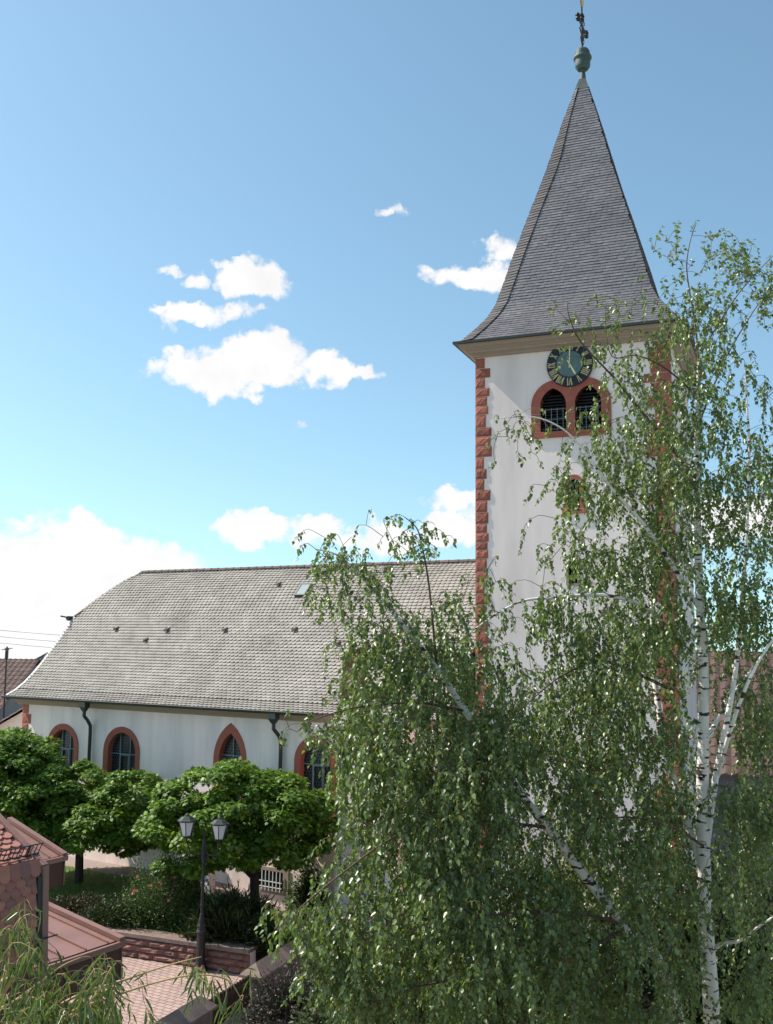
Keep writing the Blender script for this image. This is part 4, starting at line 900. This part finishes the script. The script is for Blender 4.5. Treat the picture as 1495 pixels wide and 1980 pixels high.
# ------------------------------------------------------------ far houses, antenna, wires at the left; house at the right
def house(name, label, c, L, Wd, zw, zr, ang, wm_, rm, over=.3, hip=False):
    o = empty(name, (c[0], c[1], terrain(c[0], c[1])-.3), ang); tag(o, label, 'house'); zw += .3; zr += .3
    q = MB(); q.box(-L/2, L/2, -Wd/2, Wd/2, 0, zw)
    if not hip: q.add([(-L/2, -Wd/2, zw), (-L/2, Wd/2, zw), (-L/2, 0, zr-.1), (L/2, -Wd/2, zw), (L/2, Wd/2, zw), (L/2, 0, zr-.1)], [(0, 2, 1), (3, 4, 5)])
    q.build('wall', wm_, o); k = (zr-zw)/(Wd/2); e = over; rx = L/2+over; ix = rx-(Wd/2+e) if hip else rx
    q = MB(); q.add([(-rx, -Wd/2-e, zw-e*k), (rx, -Wd/2-e, zw-e*k), (ix, 0, zr), (-ix, 0, zr), (-rx, Wd/2+e, zw-e*k), (rx, Wd/2+e, zw-e*k)], [(0, 1, 2, 3), (5, 4, 3, 2), (1, 5, 2), (4, 0, 3)] if hip else [(0, 1, 2, 3), (5, 4, 3, 2)])
    for f in list(q.f): q.f.append(tuple(reversed([i for i in f]))) if False else None
    rf = q.build('roof', 'tile_under', o)
    # courses of tiles as stepped strips
    cs = MB()
    n_ = int(math.hypot(Wd/2+e, zr-zw+e*k)/.33)
    for sgn in (-1, 1):
        for i in range(n_):
            t0, t1 = i/n_, (i+1.1)/n_; w0 = rx-(rx-ix)*t0; w1 = rx-(rx-ix)*min(t1, 1)
            y0_, z0_ = sgn*(Wd/2+e)*(1-t0), zw-e*k+(zr-zw+e*k)*t0; y1_, z1_ = sgn*(Wd/2+e)*(1-t1), zw-e*k+(zr-zw+e*k)*t1
            nt_ = max(1, int(2*w0/.3))
            for j in range(nt_):
                xa, xb = -w0+2*w0*j/nt_, -w0+2*w0*(j+1)/nt_; xc_, xd = -w1+2*w1*j/nt_, -w1+2*w1*(j+1)/nt_; xm_ = (xa+xb)/2; xn = (xc_+xd)/2
                cs.add([(xa, y0_, z0_+.03), (xm_, y0_, z0_+.085), (xb, y0_, z0_+.03), (xd, y1_, z1_+.02), (xn, y1_, z1_+.05), (xc_, y1_, z1_+.02), (xa, y0_, z0_-.02), (xb, y0_, z0_-.02)], [(0, 1, 4, 5), (1, 2, 3, 4), (6, 7, 2, 1, 0)])
    cs.build('roof_tiles', rm, rf)['kind'] = 'stuff'
    return o
pA = on_y(8, 1275, 52); hA = house('village_house', 'far house with brown tiled gable roof and grey wall', (pA.x-3.2, pA.y), 10.5, 8.0, pA.z-2.9, pA.z-terrain(pA.x, pA.y), rad(-12), 'house_grey', 'far_tile')
pB = on_y(82, 1350, 39); hB = house('village_house', 'white walled house with brown tiled roof behind the church corner', (pB.x-.9, pB.y+4.5), 9.0, 9.5, pB.z-3.0, pB.z, rad(101), 'house_white', 'far_tile')
pC = on_y(80, 1262, 66); house('village_house', 'small house with grey hipped roof peeking over the church verge', (pC.x+.4, pC.y), 4.2, 4.2, pC.z-1.25-terrain(pC.x, pC.y), pC.z-terrain(pC.x, pC.y), rad(20), 'house_white', 'zinc', hip=True)
at0 = on_y(11, 1330, 40); at1 = on_y(14, 1250, 40)
an_ = empty('roof_antenna', (at0.x, at0.y, 0)); tag(an_, 'thin roof antenna mast with crossed rods at the left edge', 'antenna')
MB().tube([(0, 0, at0.z-2.6), (at1.x-at0.x, 0, at1.z)], .035, 6).build('mast', 'iron', an_); q = MB()
for a in range(4): d = Vector((math.cos(a*.785), math.sin(a*.785), .15))*.22; q.bar(Vector((at1.x-at0.x, 0, at1.z-.1))-d, Vector((at1.x-at0.x, 0, at1.z-.1))+d, .025)
q.tube([(at1.x-at0.x, 0, at1.z-.5), (at1.x-at0.x, 0, at1.z-.15)], .07, 6); q.build('rods', 'iron', an_)
for i, (ya, yb, w) in enumerate(((1226, 1236, 'upper'), (1227+11, 1240+9, 'lower'), (1214, 1222, 'topmost'))):
    a = on_y(-120, ya-8, 90); b = on_y(420, yb+20, 90); pts = []
    for k in range(13): t = k/12; p = a.lerp(b, t); p.z -= 1.2*t*(1-t); pts.append(p)
    tag(MB().tube(pts, .02, 5).build('overhead_wire', 'lead'), '%s of three thin overhead wires in the sky left of the church roof' % w, 'wire', 'overhead wires')
house('village_house', 'house with brown roof behind the birch at the right edge', (13.5, 31), 9, 7, 4.6, 7.7, rad(-20), 'house_grey', 'far_tile')

# ------------------------------------------------------------ foliage generators
def maple(label, base, trunk_top, cen, rx, ry, rz, nleaf, seed):
    R = np.random.default_rng(seed); o = empty('maple_tree', base); tag(o, label, 'tree', 'ball-shaped maples in front of the church')
    b = Vector(base); c = Vector(cen)-b; q = MB(); tt = Vector((c.x*.06, c.y*.1, trunk_top-b.z))
    q.tube([(0, 0, -.1), (tt.x*.3, tt.y*.3, tt.z*.5), tt], [.16, .13, .12], 10)
    for k in range(9):
        a = k*2.4; e = R.uniform(.2, .9); d = Vector((math.cos(a)*rx*.75*math.cos(e), math.sin(a)*ry*.75*math.cos(e), rz*.8*math.sin(e))); q.tube([tt-Vector((0, 0, .15)), tt.lerp(c, .5)+d*.35, c+d], [.06, .04, .012], 6)
    q.build('trunk', 'bark_dark', o)
    # clumps on an uneven ellipsoid shell, leaves as tiered umbrellas
    nc = 170; v = unit(R.normal(size=(nc, 3))); v[:, 2] = np.where(v[:, 2] < -.7, -.7*R.random(nc), v[:, 2])
    inner = R.random(nc) < .22; rr_ = np.where(inner, R.uniform(.3, .65, nc), R.uniform(.76, .97, nc)+.07*np.sin(v[:, 0]*4+seed)+.05*np.sin(v[:, 1]*7+v[:, 2]*5))
    C = v*rr_[:, None]*np.array([rx, ry, rz]); idx = R.integers(0, nc, nleaf); cr_ = R.uniform(.26, .52, nc)[idx]
    od = unit(unit(R.normal(size=(nleaf, 3)))+v[idx]*.55+np.array([0, 0, .35])); off = od*(cr_*R.uniform(.55, 1.05, nleaf))[:, None]*np.array([1.15, 1.15, .62])
    P = C[idx]+off+np.array(c); outw = od
    A = outw*np.array([1, 1, .3])+R.normal(0, .35, (nleaf, 3))+np.array([0, 0, -.45]); N = outw*.75+np.array([0, 0, .75])+R.normal(0, .28, (nleaf, 3))
    A, B, N = frame(A, N); stamp_mesh('crown', P, A, B, N, R.uniform(.085, .14, nleaf), *MAPLE_T, 'maple_leaf', o)
    return o
g1 = on_z(492, 1790, .4); c1 = on_y(453, 1592, g1.y); sc = g1.y/F
maple('maple tree with round crown right behind the lamp post', (g1.x, g1.y, .25), on_y(490, 1690, g1.y).z, c1, 178*sc, 2.0, 106*sc, 44000, 3)
g2 = on_z(152, 1712, .5); c2_ = on_y(140, 1570, g2.y); sc = g2.y/F
maple('maple tree with wide round crown left of the lamp post', (g2.x, g2.y, .3), on_y(152, 1640, g2.y).z, c2_, 180*sc, 2.2, 92*sc, 46000, 5)
g3 = on_z(20, 1640, .5); c3 = on_y(15, 1500, 31.5)
maple('maple crown furthest left, touching the church corner', (c3.x-.4, 31.5, .3), c3.z-1.0, c3, 100*31.5/F, 1.7, 74*31.5/F, 20000, 8)

def shrub(name, label, base, rx, ry, h, n, leaf, m_, seed, flowers=0, lsize=(.05, .09), template=SHRUB_T, up=.2, fm='petal', long=False):
    R = np.random.default_rng(seed); o = empty(name, base); tag(o, label, 'shrub')
    q = MB()
    for k in range(7): a = R.uniform(0, 6.28); q.tube([(0, 0, -.05), (math.cos(a)*rx*.3, math.sin(a)*ry*.3, h*.45), (math.cos(a)*rx*.6, math.sin(a)*ry*.6, h*.85)], [.02, .015, .006], 5)
    q.build('stems', 'bark_dark', o)
    n = int(n*2.6); nc = 90; v = unit(R.normal(size=(nc, 3))); v[:, 2] = np.abs(v[:, 2])*1.0-.05; C = v*R.uniform(.5, 1.05, nc)[:, None]*np.array([rx, ry, h*.95]); idx = R.integers(0, nc, n)
    off = R.normal(size=(n, 3))*np.array([.17*rx, .17*ry, .14*h]); P = C[idx]+off; P[:, 2] = np.abs(P[:, 2])+.02
    outw = unit(v[idx]+R.normal(0, .4, (n, 3))); A = outw+np.array([0, 0, up])+R.normal(0, .4, (n, 3)); N = outw*.5+np.array([0, 0, .8])+R.normal(0, .5, (n, 3))
    A, B, N = frame(A, N); stamp_mesh('foliage', P, A, B, N, R.uniform(*lsize, n), *template, m_, o)
    if flowers:
        for_ = R.integers(0, nc, flowers*7); sel = C[for_]; k = R.integers(0, nc, flowers); top_ = C[k]*1.04+R.normal(0, .05, (flowers, 3)); top_ = top_[top_[:, 2] > h*.45]; f = len(top_)
        if f:
            P = np.repeat(top_, 7, 0)+R.normal(0, .012, (f*7, 3)); A = R.normal(size=(f*7, 3))+np.array([0, 0, .3]); N = R.normal(size=(f*7, 3)); A, B, N = frame(A, N); stamp_mesh('blossoms', P, A, B, N, R.uniform(.04, .07, f*7), [(0, 0, 0), (.5, .5, .1), (0, 1, .2), (-.5, .5, .1)], [(0, 1, 2, 3)], fm, o)
    return o
def bed(px, z=.5, back=.9):
    """point in the bed, 'back' metres behind the wall at this pixel column"""
    d = ray(px, 1800); d2 = Vector((d.x, d.y, 0)); p0 = RW0+RN*back; t = (p0-Vector((0, 0, 0))).dot(RN)/d2.dot(RN); q = d2*t; return (q.x, q.y, z)
shrub('shrub', 'dark reddish shrub at the left end of the bed, under the left maple', bed(150, .5, .8), 1.05, .7, .6, 3200, 0, 'shrub_red', 11)
shrub('shrub', 'dark green shrub in the bed beside the metal bay roof', bed(232, .5, .7), .9, .65, .62, 3400, 0, 'shrub_dark', 12)
shrub('rose_bush', 'rose bush with pale pink blossoms left of the lamp post', bed(312, .5, 1.0), .95, .75, 1.75, 5200, 0, 'shrub_mid', 13, flowers=80, lsize=(.04, .075))
shrub('shrub', 'feathery dark green shrub behind the rose bush', bed(352, .5, 1.9), .7, .6, 1.75, 3600, 0, 'shrub_mid', 14, lsize=(.05, .09))
shrub('shrub', 'broad shrub with long narrow dark leaves right of the lamp post', bed(450, .5, .9), 1.05, .75, .95, 2800, 0, 'shrub_dark', 15, lsize=(.18, .3), template=WILLOW_T, up=.6)
shrub('shrub', 'low dark shrub at the foot of the right maple trunk', bed(510, .5, .8), .5, .5, .65, 1800, 0, 'shrub_dark', 16)
gz = on_z(605, 1765, .2); shrub('shrub', 'upright leafy shrub by the church wall right of the grille window', gz, .65, .6, 1.75, 3200, 0, 'shrub_mid', 17, lsize=(.07, .12))
gz = on_z(560, 1985, 0); shrub('shrub', 'purple leaved shrub below the far garden wall', gz, .9, .7, 1.1, 3200, 0, 'shrub_purple', 18, lsize=(.05, .09), flowers=25, fm='shrub_purple')
for i, (px, dist, hh, w) in enumerate(((700, 19.5, 2.6, 1.1), (830, 18, 3.9, 1.35), (975, 18.5, 4.3, 1.45), (1120, 18, 4.4, 1.5), (1265, 18.5, 4.6, 1.5), (1400, 18, 4.4, 1.5), (1520, 17.5, 4.8, 1.5))):
    q = on_y(px, 1800, dist); nm = ('leftmost', 'second from left', 'third from left', 'middle right', 'fifth from left', 'sixth from left', 'rightmost')[i]
    tag(shrub('hedge_shrub', '%s dark garden shrub behind the birch branches' % nm, (q.x, q.y, 0), w, 1.0, hh, 6000, 0, 'shrub_dark', 30+i, lsize=(.08, .14)), group='garden shrubs behind the birch')
pp = on_z(548, 1992, .0); pot = empty('plant_pot', pp+Vector((.0, -.4, 0))); tag(pot, 'round black plant pot below the purple shrub', 'pot'); MB().lathe([(.2, 0), (.27, .3), (.3, .34), (.3, .38), (.26, .38), (.25, .3)], 20).build('pot_body', 'pot', pot); MB().lathe([(.25, .29), (.25, .31)], 20).build('potting_soil', 'soil', pot)

# ------------------------------------------------------------ weeping trees (birch, willow): skeleton from limbs, twigs grown to points in the crown volume
def smooth_poly(pts, n):
    pts = np.array(pts, float); k = len(pts); t = np.linspace(0, k-1, n); out = []
    for x in t:
        i = min(int(x), k-2); u = x-i; p0, p1, p2, p3 = pts[max(i-1, 0)], pts[i], pts[i+1], pts[min(i+2, k-1)]
        out.append(.5*((2*p1)+(-p0+p2)*u+(2*p0-5*p1+4*p2-p3)*u*u+(-p0+3*p1-3*p2+p3)*u**3))
    return np.array(out)
def pxd(l): return [tuple(on_y(*p)) for p in l]
def in_poly(poly, x, y):
    c = False; j = len(poly)-1
    for i in range(len(poly)):
        (xi, yi), (xj, yj) = poly[i], poly[j]
        if (yi > y) != (yj > y) and x < (xj-xi)*(y-yi)/(yj-yi)+xi: c = not c
        j = i
    return c
def grow(o, limbs, regions, seed, leaf_T, leaf_m, lsize, step, twig_m, bark_m, hang, trad=.0026, petiole=.5, droop_leaf=1.0, clear=()):
    R = np.random.default_rng(seed); nodes = []
    for i, (pts, r0, r1) in enumerate(limbs):
        n_ = max(6, len(pts)*5); sp_ = smooth_poly(pts, n_); rs = np.linspace(r0, r1, n_); q = MB(); q.tube([tuple(p) for p in sp_], list(rs), 9 if r0 > .03 else 6)
        q.build('trunk' if i == 0 else 'limb', bark_m if r0 > .0205 else twig_m, o, smooth=True)
        nodes.append(sp_[n_//5:] if i == 0 else sp_[1:])
    nodes = np.concatenate(nodes); att = []
    for (poly, cnt, d0, d1, up, ln) in regions:
        xs = [p[0] for p in poly]; ys = [p[1] for p in poly]; k = 0; cl = None; left = 0
        while k < cnt:
            if left <= 0:
                x, y = R.uniform(min(xs), max(xs)), R.uniform(min(ys), max(ys))
                if not in_poly(poly, x, y): continue
                dep = R.uniform(d0, d1); cl = (x, y, dep); left = R.integers(5, 14) if cnt > 60 else R.integers(2, 6)
            else:
                x, y, dep = cl[0]+R.normal(0, 26), cl[1]+R.normal(0, 24), cl[2]+R.normal(0, .16); left -= 1
            k += 1
            if any(dep < dc and abs(x-(xa+(xb-xa)*(y-ya)/(yb-ya))) < w_ and ya < y < yb for (xa, ya, xb, yb, dc, w_) in clear) and R.random() < .9: continue
            att.append((*on_y(x, y, dep), up, R.uniform(*ln)))
    att = np.array(att); d = np.sqrt(((att[:, None, :3]-nodes[None, ::3, :])**2).sum(-1)).min(1); att = att[np.argsort(d)]
    tw = MB(); LP, LA, LN_, LS = [], [], [], []
    buf = np.zeros((len(nodes)+len(att)*9, 3)); nn_ = len(nodes); buf[:nn_] = nodes
    for a in att:
        p = a[:3]; dd = ((buf[:nn_]-p)**2).sum(1)+ .6*np.maximum(buf[:nn_, 2]-p[2]-.5, 0)**2; s = buf[np.argmin(dd)]; L = np.linalg.norm(p-s)
        mid = (s+p)/2+np.array([R.normal(0, .08)*L, R.normal(0, .08)*L, .22*L+R.normal(0, .05)*L])
        con = [s, .25*s+.5*mid+.25*p+np.array([0, 0, .0]), mid*.55+p*.45, p]
        # strand: leaves the connection and hangs (or rises when up > 0)
        dirv = (p-mid)/max(np.linalg.norm(p-mid), 1e-6); up, ln = a[3], a[4]; k = max(4, int(ln/step)); cur = p.copy(); st = [cur]
        g = np.array([R.normal(0, .26), R.normal(0, .26), (1 if up > 0 else -1)])
        for i in range(k):
            w = min(1, (i+1)/max(3, k*.35)); dv = dirv*(1-w*.8)*.9+g*(w*abs(up) if up > 0 else w*hang)+R.normal(0, .24, 3); dv /= np.linalg.norm(dv); cur = cur+dv*step; st.append(cur)
            if up > 0: dirv = dv
        st = np.array(st); nw = np.concatenate([np.array(con[1:]), st[1:max(2, k//2)]])[:9]; buf[nn_:nn_+len(nw)] = nw; nn_ += len(nw)
        allp = np.concatenate([np.array(con), st[1:]]); m_ = len(allp); r0 = min(.012, trad*(1+1.6*L)); rs = np.interp(np.arange(m_), [0, 3, m_-1], [r0, trad*1.05, trad*.5])
        tw.tube([tuple(v_) for v_ in allp], list(rs), 3, cap=False)
        lp = st if L < .5 else np.concatenate([np.linspace(con[2], p, max(2, int(np.linalg.norm(p-con[2])/step)))[:-1], st])
        nl = len(lp); rep = 1; dirs = np.gradient(lp, axis=0)
        ph = R.uniform(0, 6.28)
        for i in range(nl):
            if R.random() < .06: continue
            an = ph+i*2.6; sd_ = np.array([math.cos(an), math.sin(an), R.normal(0, .3)]); t = dirs[i]/max(np.linalg.norm(dirs[i]), 1e-6)
            LP.append(lp[i]+sd_*petiole*step*.4); LA.append(sd_*.75+t*.55+np.array([0, 0, -.75*droop_leaf])+R.normal(0, .28, 3)); LN_.append(sd_*.8+np.array([0, 0, .55])+R.normal(0, .55, 3)); LS.append(R.uniform(*lsize)*(0.72+.28*min(1, (nl-i)/6)))
    t = tw.build('twigs', twig_m, o); t['kind'] = 'stuff'
    A, B, N = frame(np.array(LA), np.array(LN_)); stamp_mesh('crown', np.array(LP), A, B, N, LS, *leaf_T, leaf_m, o)
    print(o.name, 'leaves', len(LP), 'twigs', len(att))

D = 11.0
bt = on_y(1378, 2100, D); base_ = Vector((bt.x+.05, D, 0))
birch = empty('birch_tree', (0, 0, 0)); tag(birch, 'large weeping birch with white trunk filling the right foreground', 'tree')
bl = [([(base_.x, D, -.05), (base_.x, D, 2.2)]+pxd([(1378, 1980, D), (1366, 1800, D), (1359, 1600, D), (1360, 1450, D), (1361, 1300, D), (1354, 1180, D), (1349, 1000, D), (1347, 880, D), (1349, 780, D), (1351, 700, D)]), .105, .014),
      (pxd([(1351, 704, D), (1346, 640, D), (1338, 590, D), (1328, 520, D), (1334, 470, D), (1346, 432, D)]), .0135, .003),
      ([(base_.x, D-.05, 1.8)]+pxd([(1300, 1920, 10.8), (1208, 1792, 10.6), (1120, 1680, 10.4), (1060, 1600, 10.3), (1010, 1540, 10.2), (955, 1455, 10.1), (900, 1375, 10.0), (850, 1300, 10), (808, 1245, 9.9), (772, 1200, 9.8), (730, 1150, 9.8), (690, 1105, 9.7), (650, 1072, 9.7), (610, 1062, 9.6)]), .062, .005),
      (pxd([(845, 1295, 10), (838, 1215, 9.9), (828, 1120, 9.9), (815, 1050, 9.8), (805, 1020, 9.8), (783, 1000, 9.8)]), .014, .004),
      (pxd([(1363, 1690, D), (1300, 1500, 11.3), (1268, 1330, 11.5), (1264, 1228, 11.5), (1260, 1128, 11.5), (1254, 981, 11.5), (1248, 930, 11.5), (1235, 850, 11.4)]), .042, .010),
      (pxd([(1354, 1180, D), (1290, 1077, 10.9), (1238, 1005, 10.8), (1190, 953, 10.7), (1150, 900, 10.6), (1120, 860, 10.6), (1083, 826, 10.5), (1030, 806, 10.4), (955, 810, 10.3)]), .026, .003),
      (pxd([(1350, 930, D), (1267, 828, 10.8), (1215, 765, 10.7), (1187, 730, 10.6), (1124, 662, 10.5), (1100, 610, 10.4), (1098, 580, 10.4)]), .020, .003),
      (pxd([(1347, 772, D), (1322, 741, 10.9), (1275, 705, 10.8), (1229, 687, 10.7), (1185, 690, 10.6), (1172, 640, 10.6), (1172, 585, 10.5)]), .012, .003),
      (pxd([(1300, 1230, 11.4), (1278, 1200, 11), (1238, 1168, 10.7), (1159, 1150, 10.5), (1079, 1156, 10.3), (1019, 1160, 10.2), (972, 1180, 10.1), (924, 1212, 10), (880, 1245, 9.9)]), .026, .005),
      (pxd([(1290, 1330, 11.4), (1179, 1280, 10.8), (1123, 1290, 10.4), (1071, 1317, 10.1), (1010, 1370, 9.9)]), .020, .004),
      (pxd([(1366, 1640, D), (1384, 1503, 10.9), (1408, 1382, 10.8), (1425, 1277, 10.8), (1440, 1100, 10.8), (1449, 880, 10.8), (1444, 779, 10.8), (1440, 700, 10.8)]), .040, .005),
      (pxd([(1388, 1500, 10.9), (1410, 1420, 10.6), (1440, 1335, 10.4), (1475, 1265, 10.3), (1530, 1190, 10.2), (1580, 1090, 10.1)]), .028, .008),
      (pxd([(1362, 1440, D), (1400, 1370, 11.2), (1450, 1300, 11.5), (1520, 1220, 11.9), (1600, 1100, 12)]), .030, .008),
      (pxd([(1372, 1845, D), (1395, 1825, 10.8), (1432, 1818, 10.5), (1470, 1790, 10.3), (1530, 1750, 10.1)]), .026, .008),
      (pxd([(1350, 690, D), (1380, 642, 10.9), (1425, 572, 10.8), (1470, 520, 10.8), (1510, 480, 10.8)]), .010, .003),
      (pxd([(1347, 830, D), (1400, 700, 11.2), (1455, 605, 11.4), (1510, 530, 11.5)]), .013, .003),
      (pxd([(1060, 1600, 10.3), (960, 1590, 9.8), (860, 1590, 9.4), (760, 1620, 9.1), (660, 1690, 8.9), (575, 1760, 8.7), (535, 1800, 8.6)]), .018, .003),
      (pxd([(1205, 1790, 10.6), (1150, 1772, 10.2), (1060, 1762, 9.8), (940, 1770, 9.4), (800, 1780, 9.0), (660, 1820, 8.8)]), .02, .004),
      (pxd([(900, 1375, 10), (820, 1360, 9.7), (740, 1362, 9.5), (670, 1372, 9.3), (600, 1395, 9.2), (575, 1415, 9.2)]), .014, .003),
      (pxd([(1210, 1795, 10.6), (1100, 1850, 9.9), (960, 1880, 9.4), (800, 1910, 9.0), (680, 1960, 8.8)]), .02, .004),
      (pxd([(1368, 1850, D), (1280, 1840, 10.2), (1180, 1880, 9.7), (1100, 1950, 9.4)]), .02, .005),
      (pxd([(1366, 1640, D), (1300, 1600, 10.4), (1200, 1580, 9.9), (1120, 1610, 9.6)]), .016, .004)]
K = 2.1
up_l = (.25, .55); hg = (.35, .8)
br = [([(1295, 470), (1345, 425), (1400, 460), (1440, 470), (1450, 540), (1400, 590), (1300, 600)], 46, 10.7, 11.4, .7, (.15, .35)),
      ([(1440, 500), (1495, 490), (1520, 560), (1520, 640), (1440, 620)], 26, 10.5, 11.4, .5, (.15, .35)),
      ([(1285, 570), (1430, 590), (1500, 640), (1500, 800), (1400, 820), (1290, 760), (1250, 620)], 95, 10.4, 11.5, 0, (.2, .42)),
      ([(1080, 590), (1125, 600), (1115, 640), (1085, 640)], 6, 10.3, 10.6, .8, (.12, .2)),
      ([(1160, 580), (1200, 590), (1200, 660), (1160, 650)], 8, 10.4, 10.7, .8, (.12, .22)),
      ([(1235, 560), (1300, 600), (1290, 640), (1240, 590)], 6, 10.6, 10.9, 0, (.15, .25)),
      ([(1105, 655), (1180, 640), (1250, 690), (1250, 800), (1190, 800), (1155, 745)], 38, 10.3, 10.9, 0, (.15, .35)),
      ([(950, 795), (1090, 805), (1090, 850), (1040, 860), (960, 815)], 13, 10.2, 10.6, 0, (.1, .22)),
      ([(1170, 780), (1300, 740), (1500, 800), (1500, 1000), (1250, 1000), (1110, 900), (1130, 850)], 270, 10.2, 11.7, 0, (.3, .6)),
      ([(1065, 900), (1130, 880), (1200, 960), (1180, 1010), (1130, 1000), (1080, 950)], 34, 10.4, 10.9, 0, (.2, .4)),
      ([(1130, 1010), (1250, 980), (1500, 980), (1500, 1230), (1250, 1230), (1130, 1130), (1095, 1060)], 300, 10.1, 11.9, 0, (.35, .7)),
      ([(930, 1090), (985, 1110), (1000, 1200), (930, 1230)], 9, 9.9, 10.2, 0, (.2, .4)),
      ([(1010, 1150), (1130, 1145), (1250, 1180), (1200, 1290), (1080, 1260), (1000, 1210)], 65, 10, 10.8, 0, (.3, .6)),
      ([(585, 1065), (640, 1060), (705, 1075), (690, 1110), (640, 1110)], 28, 9.5, 9.8, 0, (.12, .3)),
      ([(725, 995), (790, 1000), (860, 1050), (850, 1085), (740, 1060)], 26, 9.7, 9.9, 0, (.1, .22)),
      ([(640, 1100), (760, 1100), (860, 1150), (930, 1190), (940, 1300), (700, 1290), (650, 1200)], 125, 9.5, 10.2, 0, (.3, .55)),
      ([(700, 1250), (930, 1260), (1000, 1330), (1000, 1480), (680, 1480), (660, 1350)], 250, 9.3, 10.7, 0, (.35, .7)),
      ([(575, 1385), (660, 1370), (670, 1430), (590, 1420)], 10, 9.1, 9.3, 0, (.15, .35)),
      ([(630, 1400), (690, 1390), (690, 1520), (645, 1510)], 16, 9.1, 9.5, 0, (.25, .5)),
      ([(950, 1260), (1250, 1230), (1330, 1300), (1320, 1420), (1000, 1430)], 215, 9.6, 11.6, 0, (.35, .7)),
      ([(1290, 1230), (1500, 1200), (1510, 1500), (1390, 1520), (1300, 1420)], 130, 10.6, 12.2, 0, (.3, .6)),
      ([(690, 1430), (1000, 1430), (1000, 1700), (680, 1700), (650, 1600)], 456, 9.0, 10.9, 0, (.35, .75)),
      ([(1000, 1430), (1340, 1440), (1340, 1720), (1000, 1720)], 396, 9.6, 11.8, 0, (.35, .75)),
      ([(1380, 1480), (1510, 1480), (1510, 1980), (1385, 1980)], 230, 9.4, 11.8, 0, (.35, .7)),
      ([(540, 1765), (640, 1700), (700, 1690), (700, 1960), (620, 1930), (590, 1830)], 130, 8.6, 9.3, 0, (.2, .5)),
      ([(690, 1680), (1000, 1700), (1000, 2020), (690, 2020)], 480, 8.7, 10.8, 0, (.35, .7)),
      ([(1000, 1700), (1360, 1720), (1360, 2030), (1000, 2030)], 480, 9.2, 11.5, 0, (.35, .7))]
br = [(p_, int(c_n*(K if c_n > 100 else 2.5)), d0, d1, u_, (l_[0]*.6, l_[1]*.68)) for (p_, c_n, d0, d1, u_, l_) in br]
grow(birch, bl, br, 21, BIRCH_T, 'birch_leaf', (.036, .061), .0225, 'twig', 'birch_bark', .8, clear=((1354, 1110, 1360, 1480, 11.15, 36), (1359, 1480, 1362, 1700, 11.1, 24), (1364, 1700, 1372, 1980, 11.1, 20), (1425, 1200, 1390, 1500, 10.9, 22), (1490, 1220, 1400, 1440, 10.7, 22), (1000, 1480, 1205, 1800, 10.5, 34), (820, 1230, 905, 1380, 10.0, 22), (1440, 1740, 1400, 1840, 10.7, 60)))

willow = empty('willow_tree', (0, 0, 0)); tag(willow, 'willow branches with long narrow leaves in the near lower left corner', 'tree')
wt = on_y(-420, 2100, 5.2)
wl = [([(wt.x, 5.2, -.05), (wt.x+.05, 5.2, 2.5), (wt.x+.15, 5.2, 4.2)]+pxd([(-300, 1990, 5.2), (-120, 1985, 5.2), (-20, 1925, 5.2), (10, 1902, 5.2), (28, 1890, 5.2)]), .14, .012),
      (pxd([(-10, 1918, 5.2), (14, 1880, 5.1), (22, 1820, 5.1), (32, 1785, 5.0), (55, 1768, 5.0), (75, 1775, 5.0)]), .007, .002),
      (pxd([(-120, 1985, 5.2), (0, 1950, 5.0), (70, 1905, 4.9), (120, 1868, 4.9), (160, 1850, 4.9)]), .008, .002),
      (pxd([(-60, 2030, 5.1), (60, 1975, 4.8), (150, 1925, 4.7), (240, 1895, 4.7), (320, 1868, 4.7), (390, 1850, 4.7)]), .009, .002),
      (pxd([(-60, 2050, 5.0), (90, 1990, 4.6), (180, 1930, 4.5), (210, 1880, 4.5), (225, 1862, 4.5)]), .007, .002),
      (pxd([(60, 2010, 4.7), (130, 1960, 4.6), (210, 1930, 4.6), (300, 1900, 4.6), (380, 1885, 4.6), (440, 1895, 4.6), (468, 1935, 4.6)]), .007, .002)]
wr = [([(0, 1800), (60, 1770), (95, 1790), (60, 1830), (10, 1840)], 30, 4.9, 5.2, 0, (.08, .16)),
      ([(0, 1850), (90, 1860), (160, 1850), (235, 1860), (200, 1930), (0, 1960)], 58, 4.6, 5.1, 0, (.08, .18)),
      ([(150, 1895), (400, 1850), (460, 1890), (440, 1915), (250, 1920)], 20, 4.5, 4.8, 0, (.06, .13)),
      ([(-30, 1920), (200, 1900), (290, 1960), (280, 2000), (-30, 2000)], 150, 4.4, 5.0, 0, (.1, .2)),
      ([(280, 1960), (470, 1965), (470, 2010), (280, 2010)], 9, 4.5, 4.8, 0, (.06, .12))]
grow(willow, wl, wr, 22, WILLOW_T, 'willow_leaf', (.07, .115), .026, 'willow_twig', 'willow_twig', .8, trad=.0016, petiole=.2, droop_leaf=1.1)
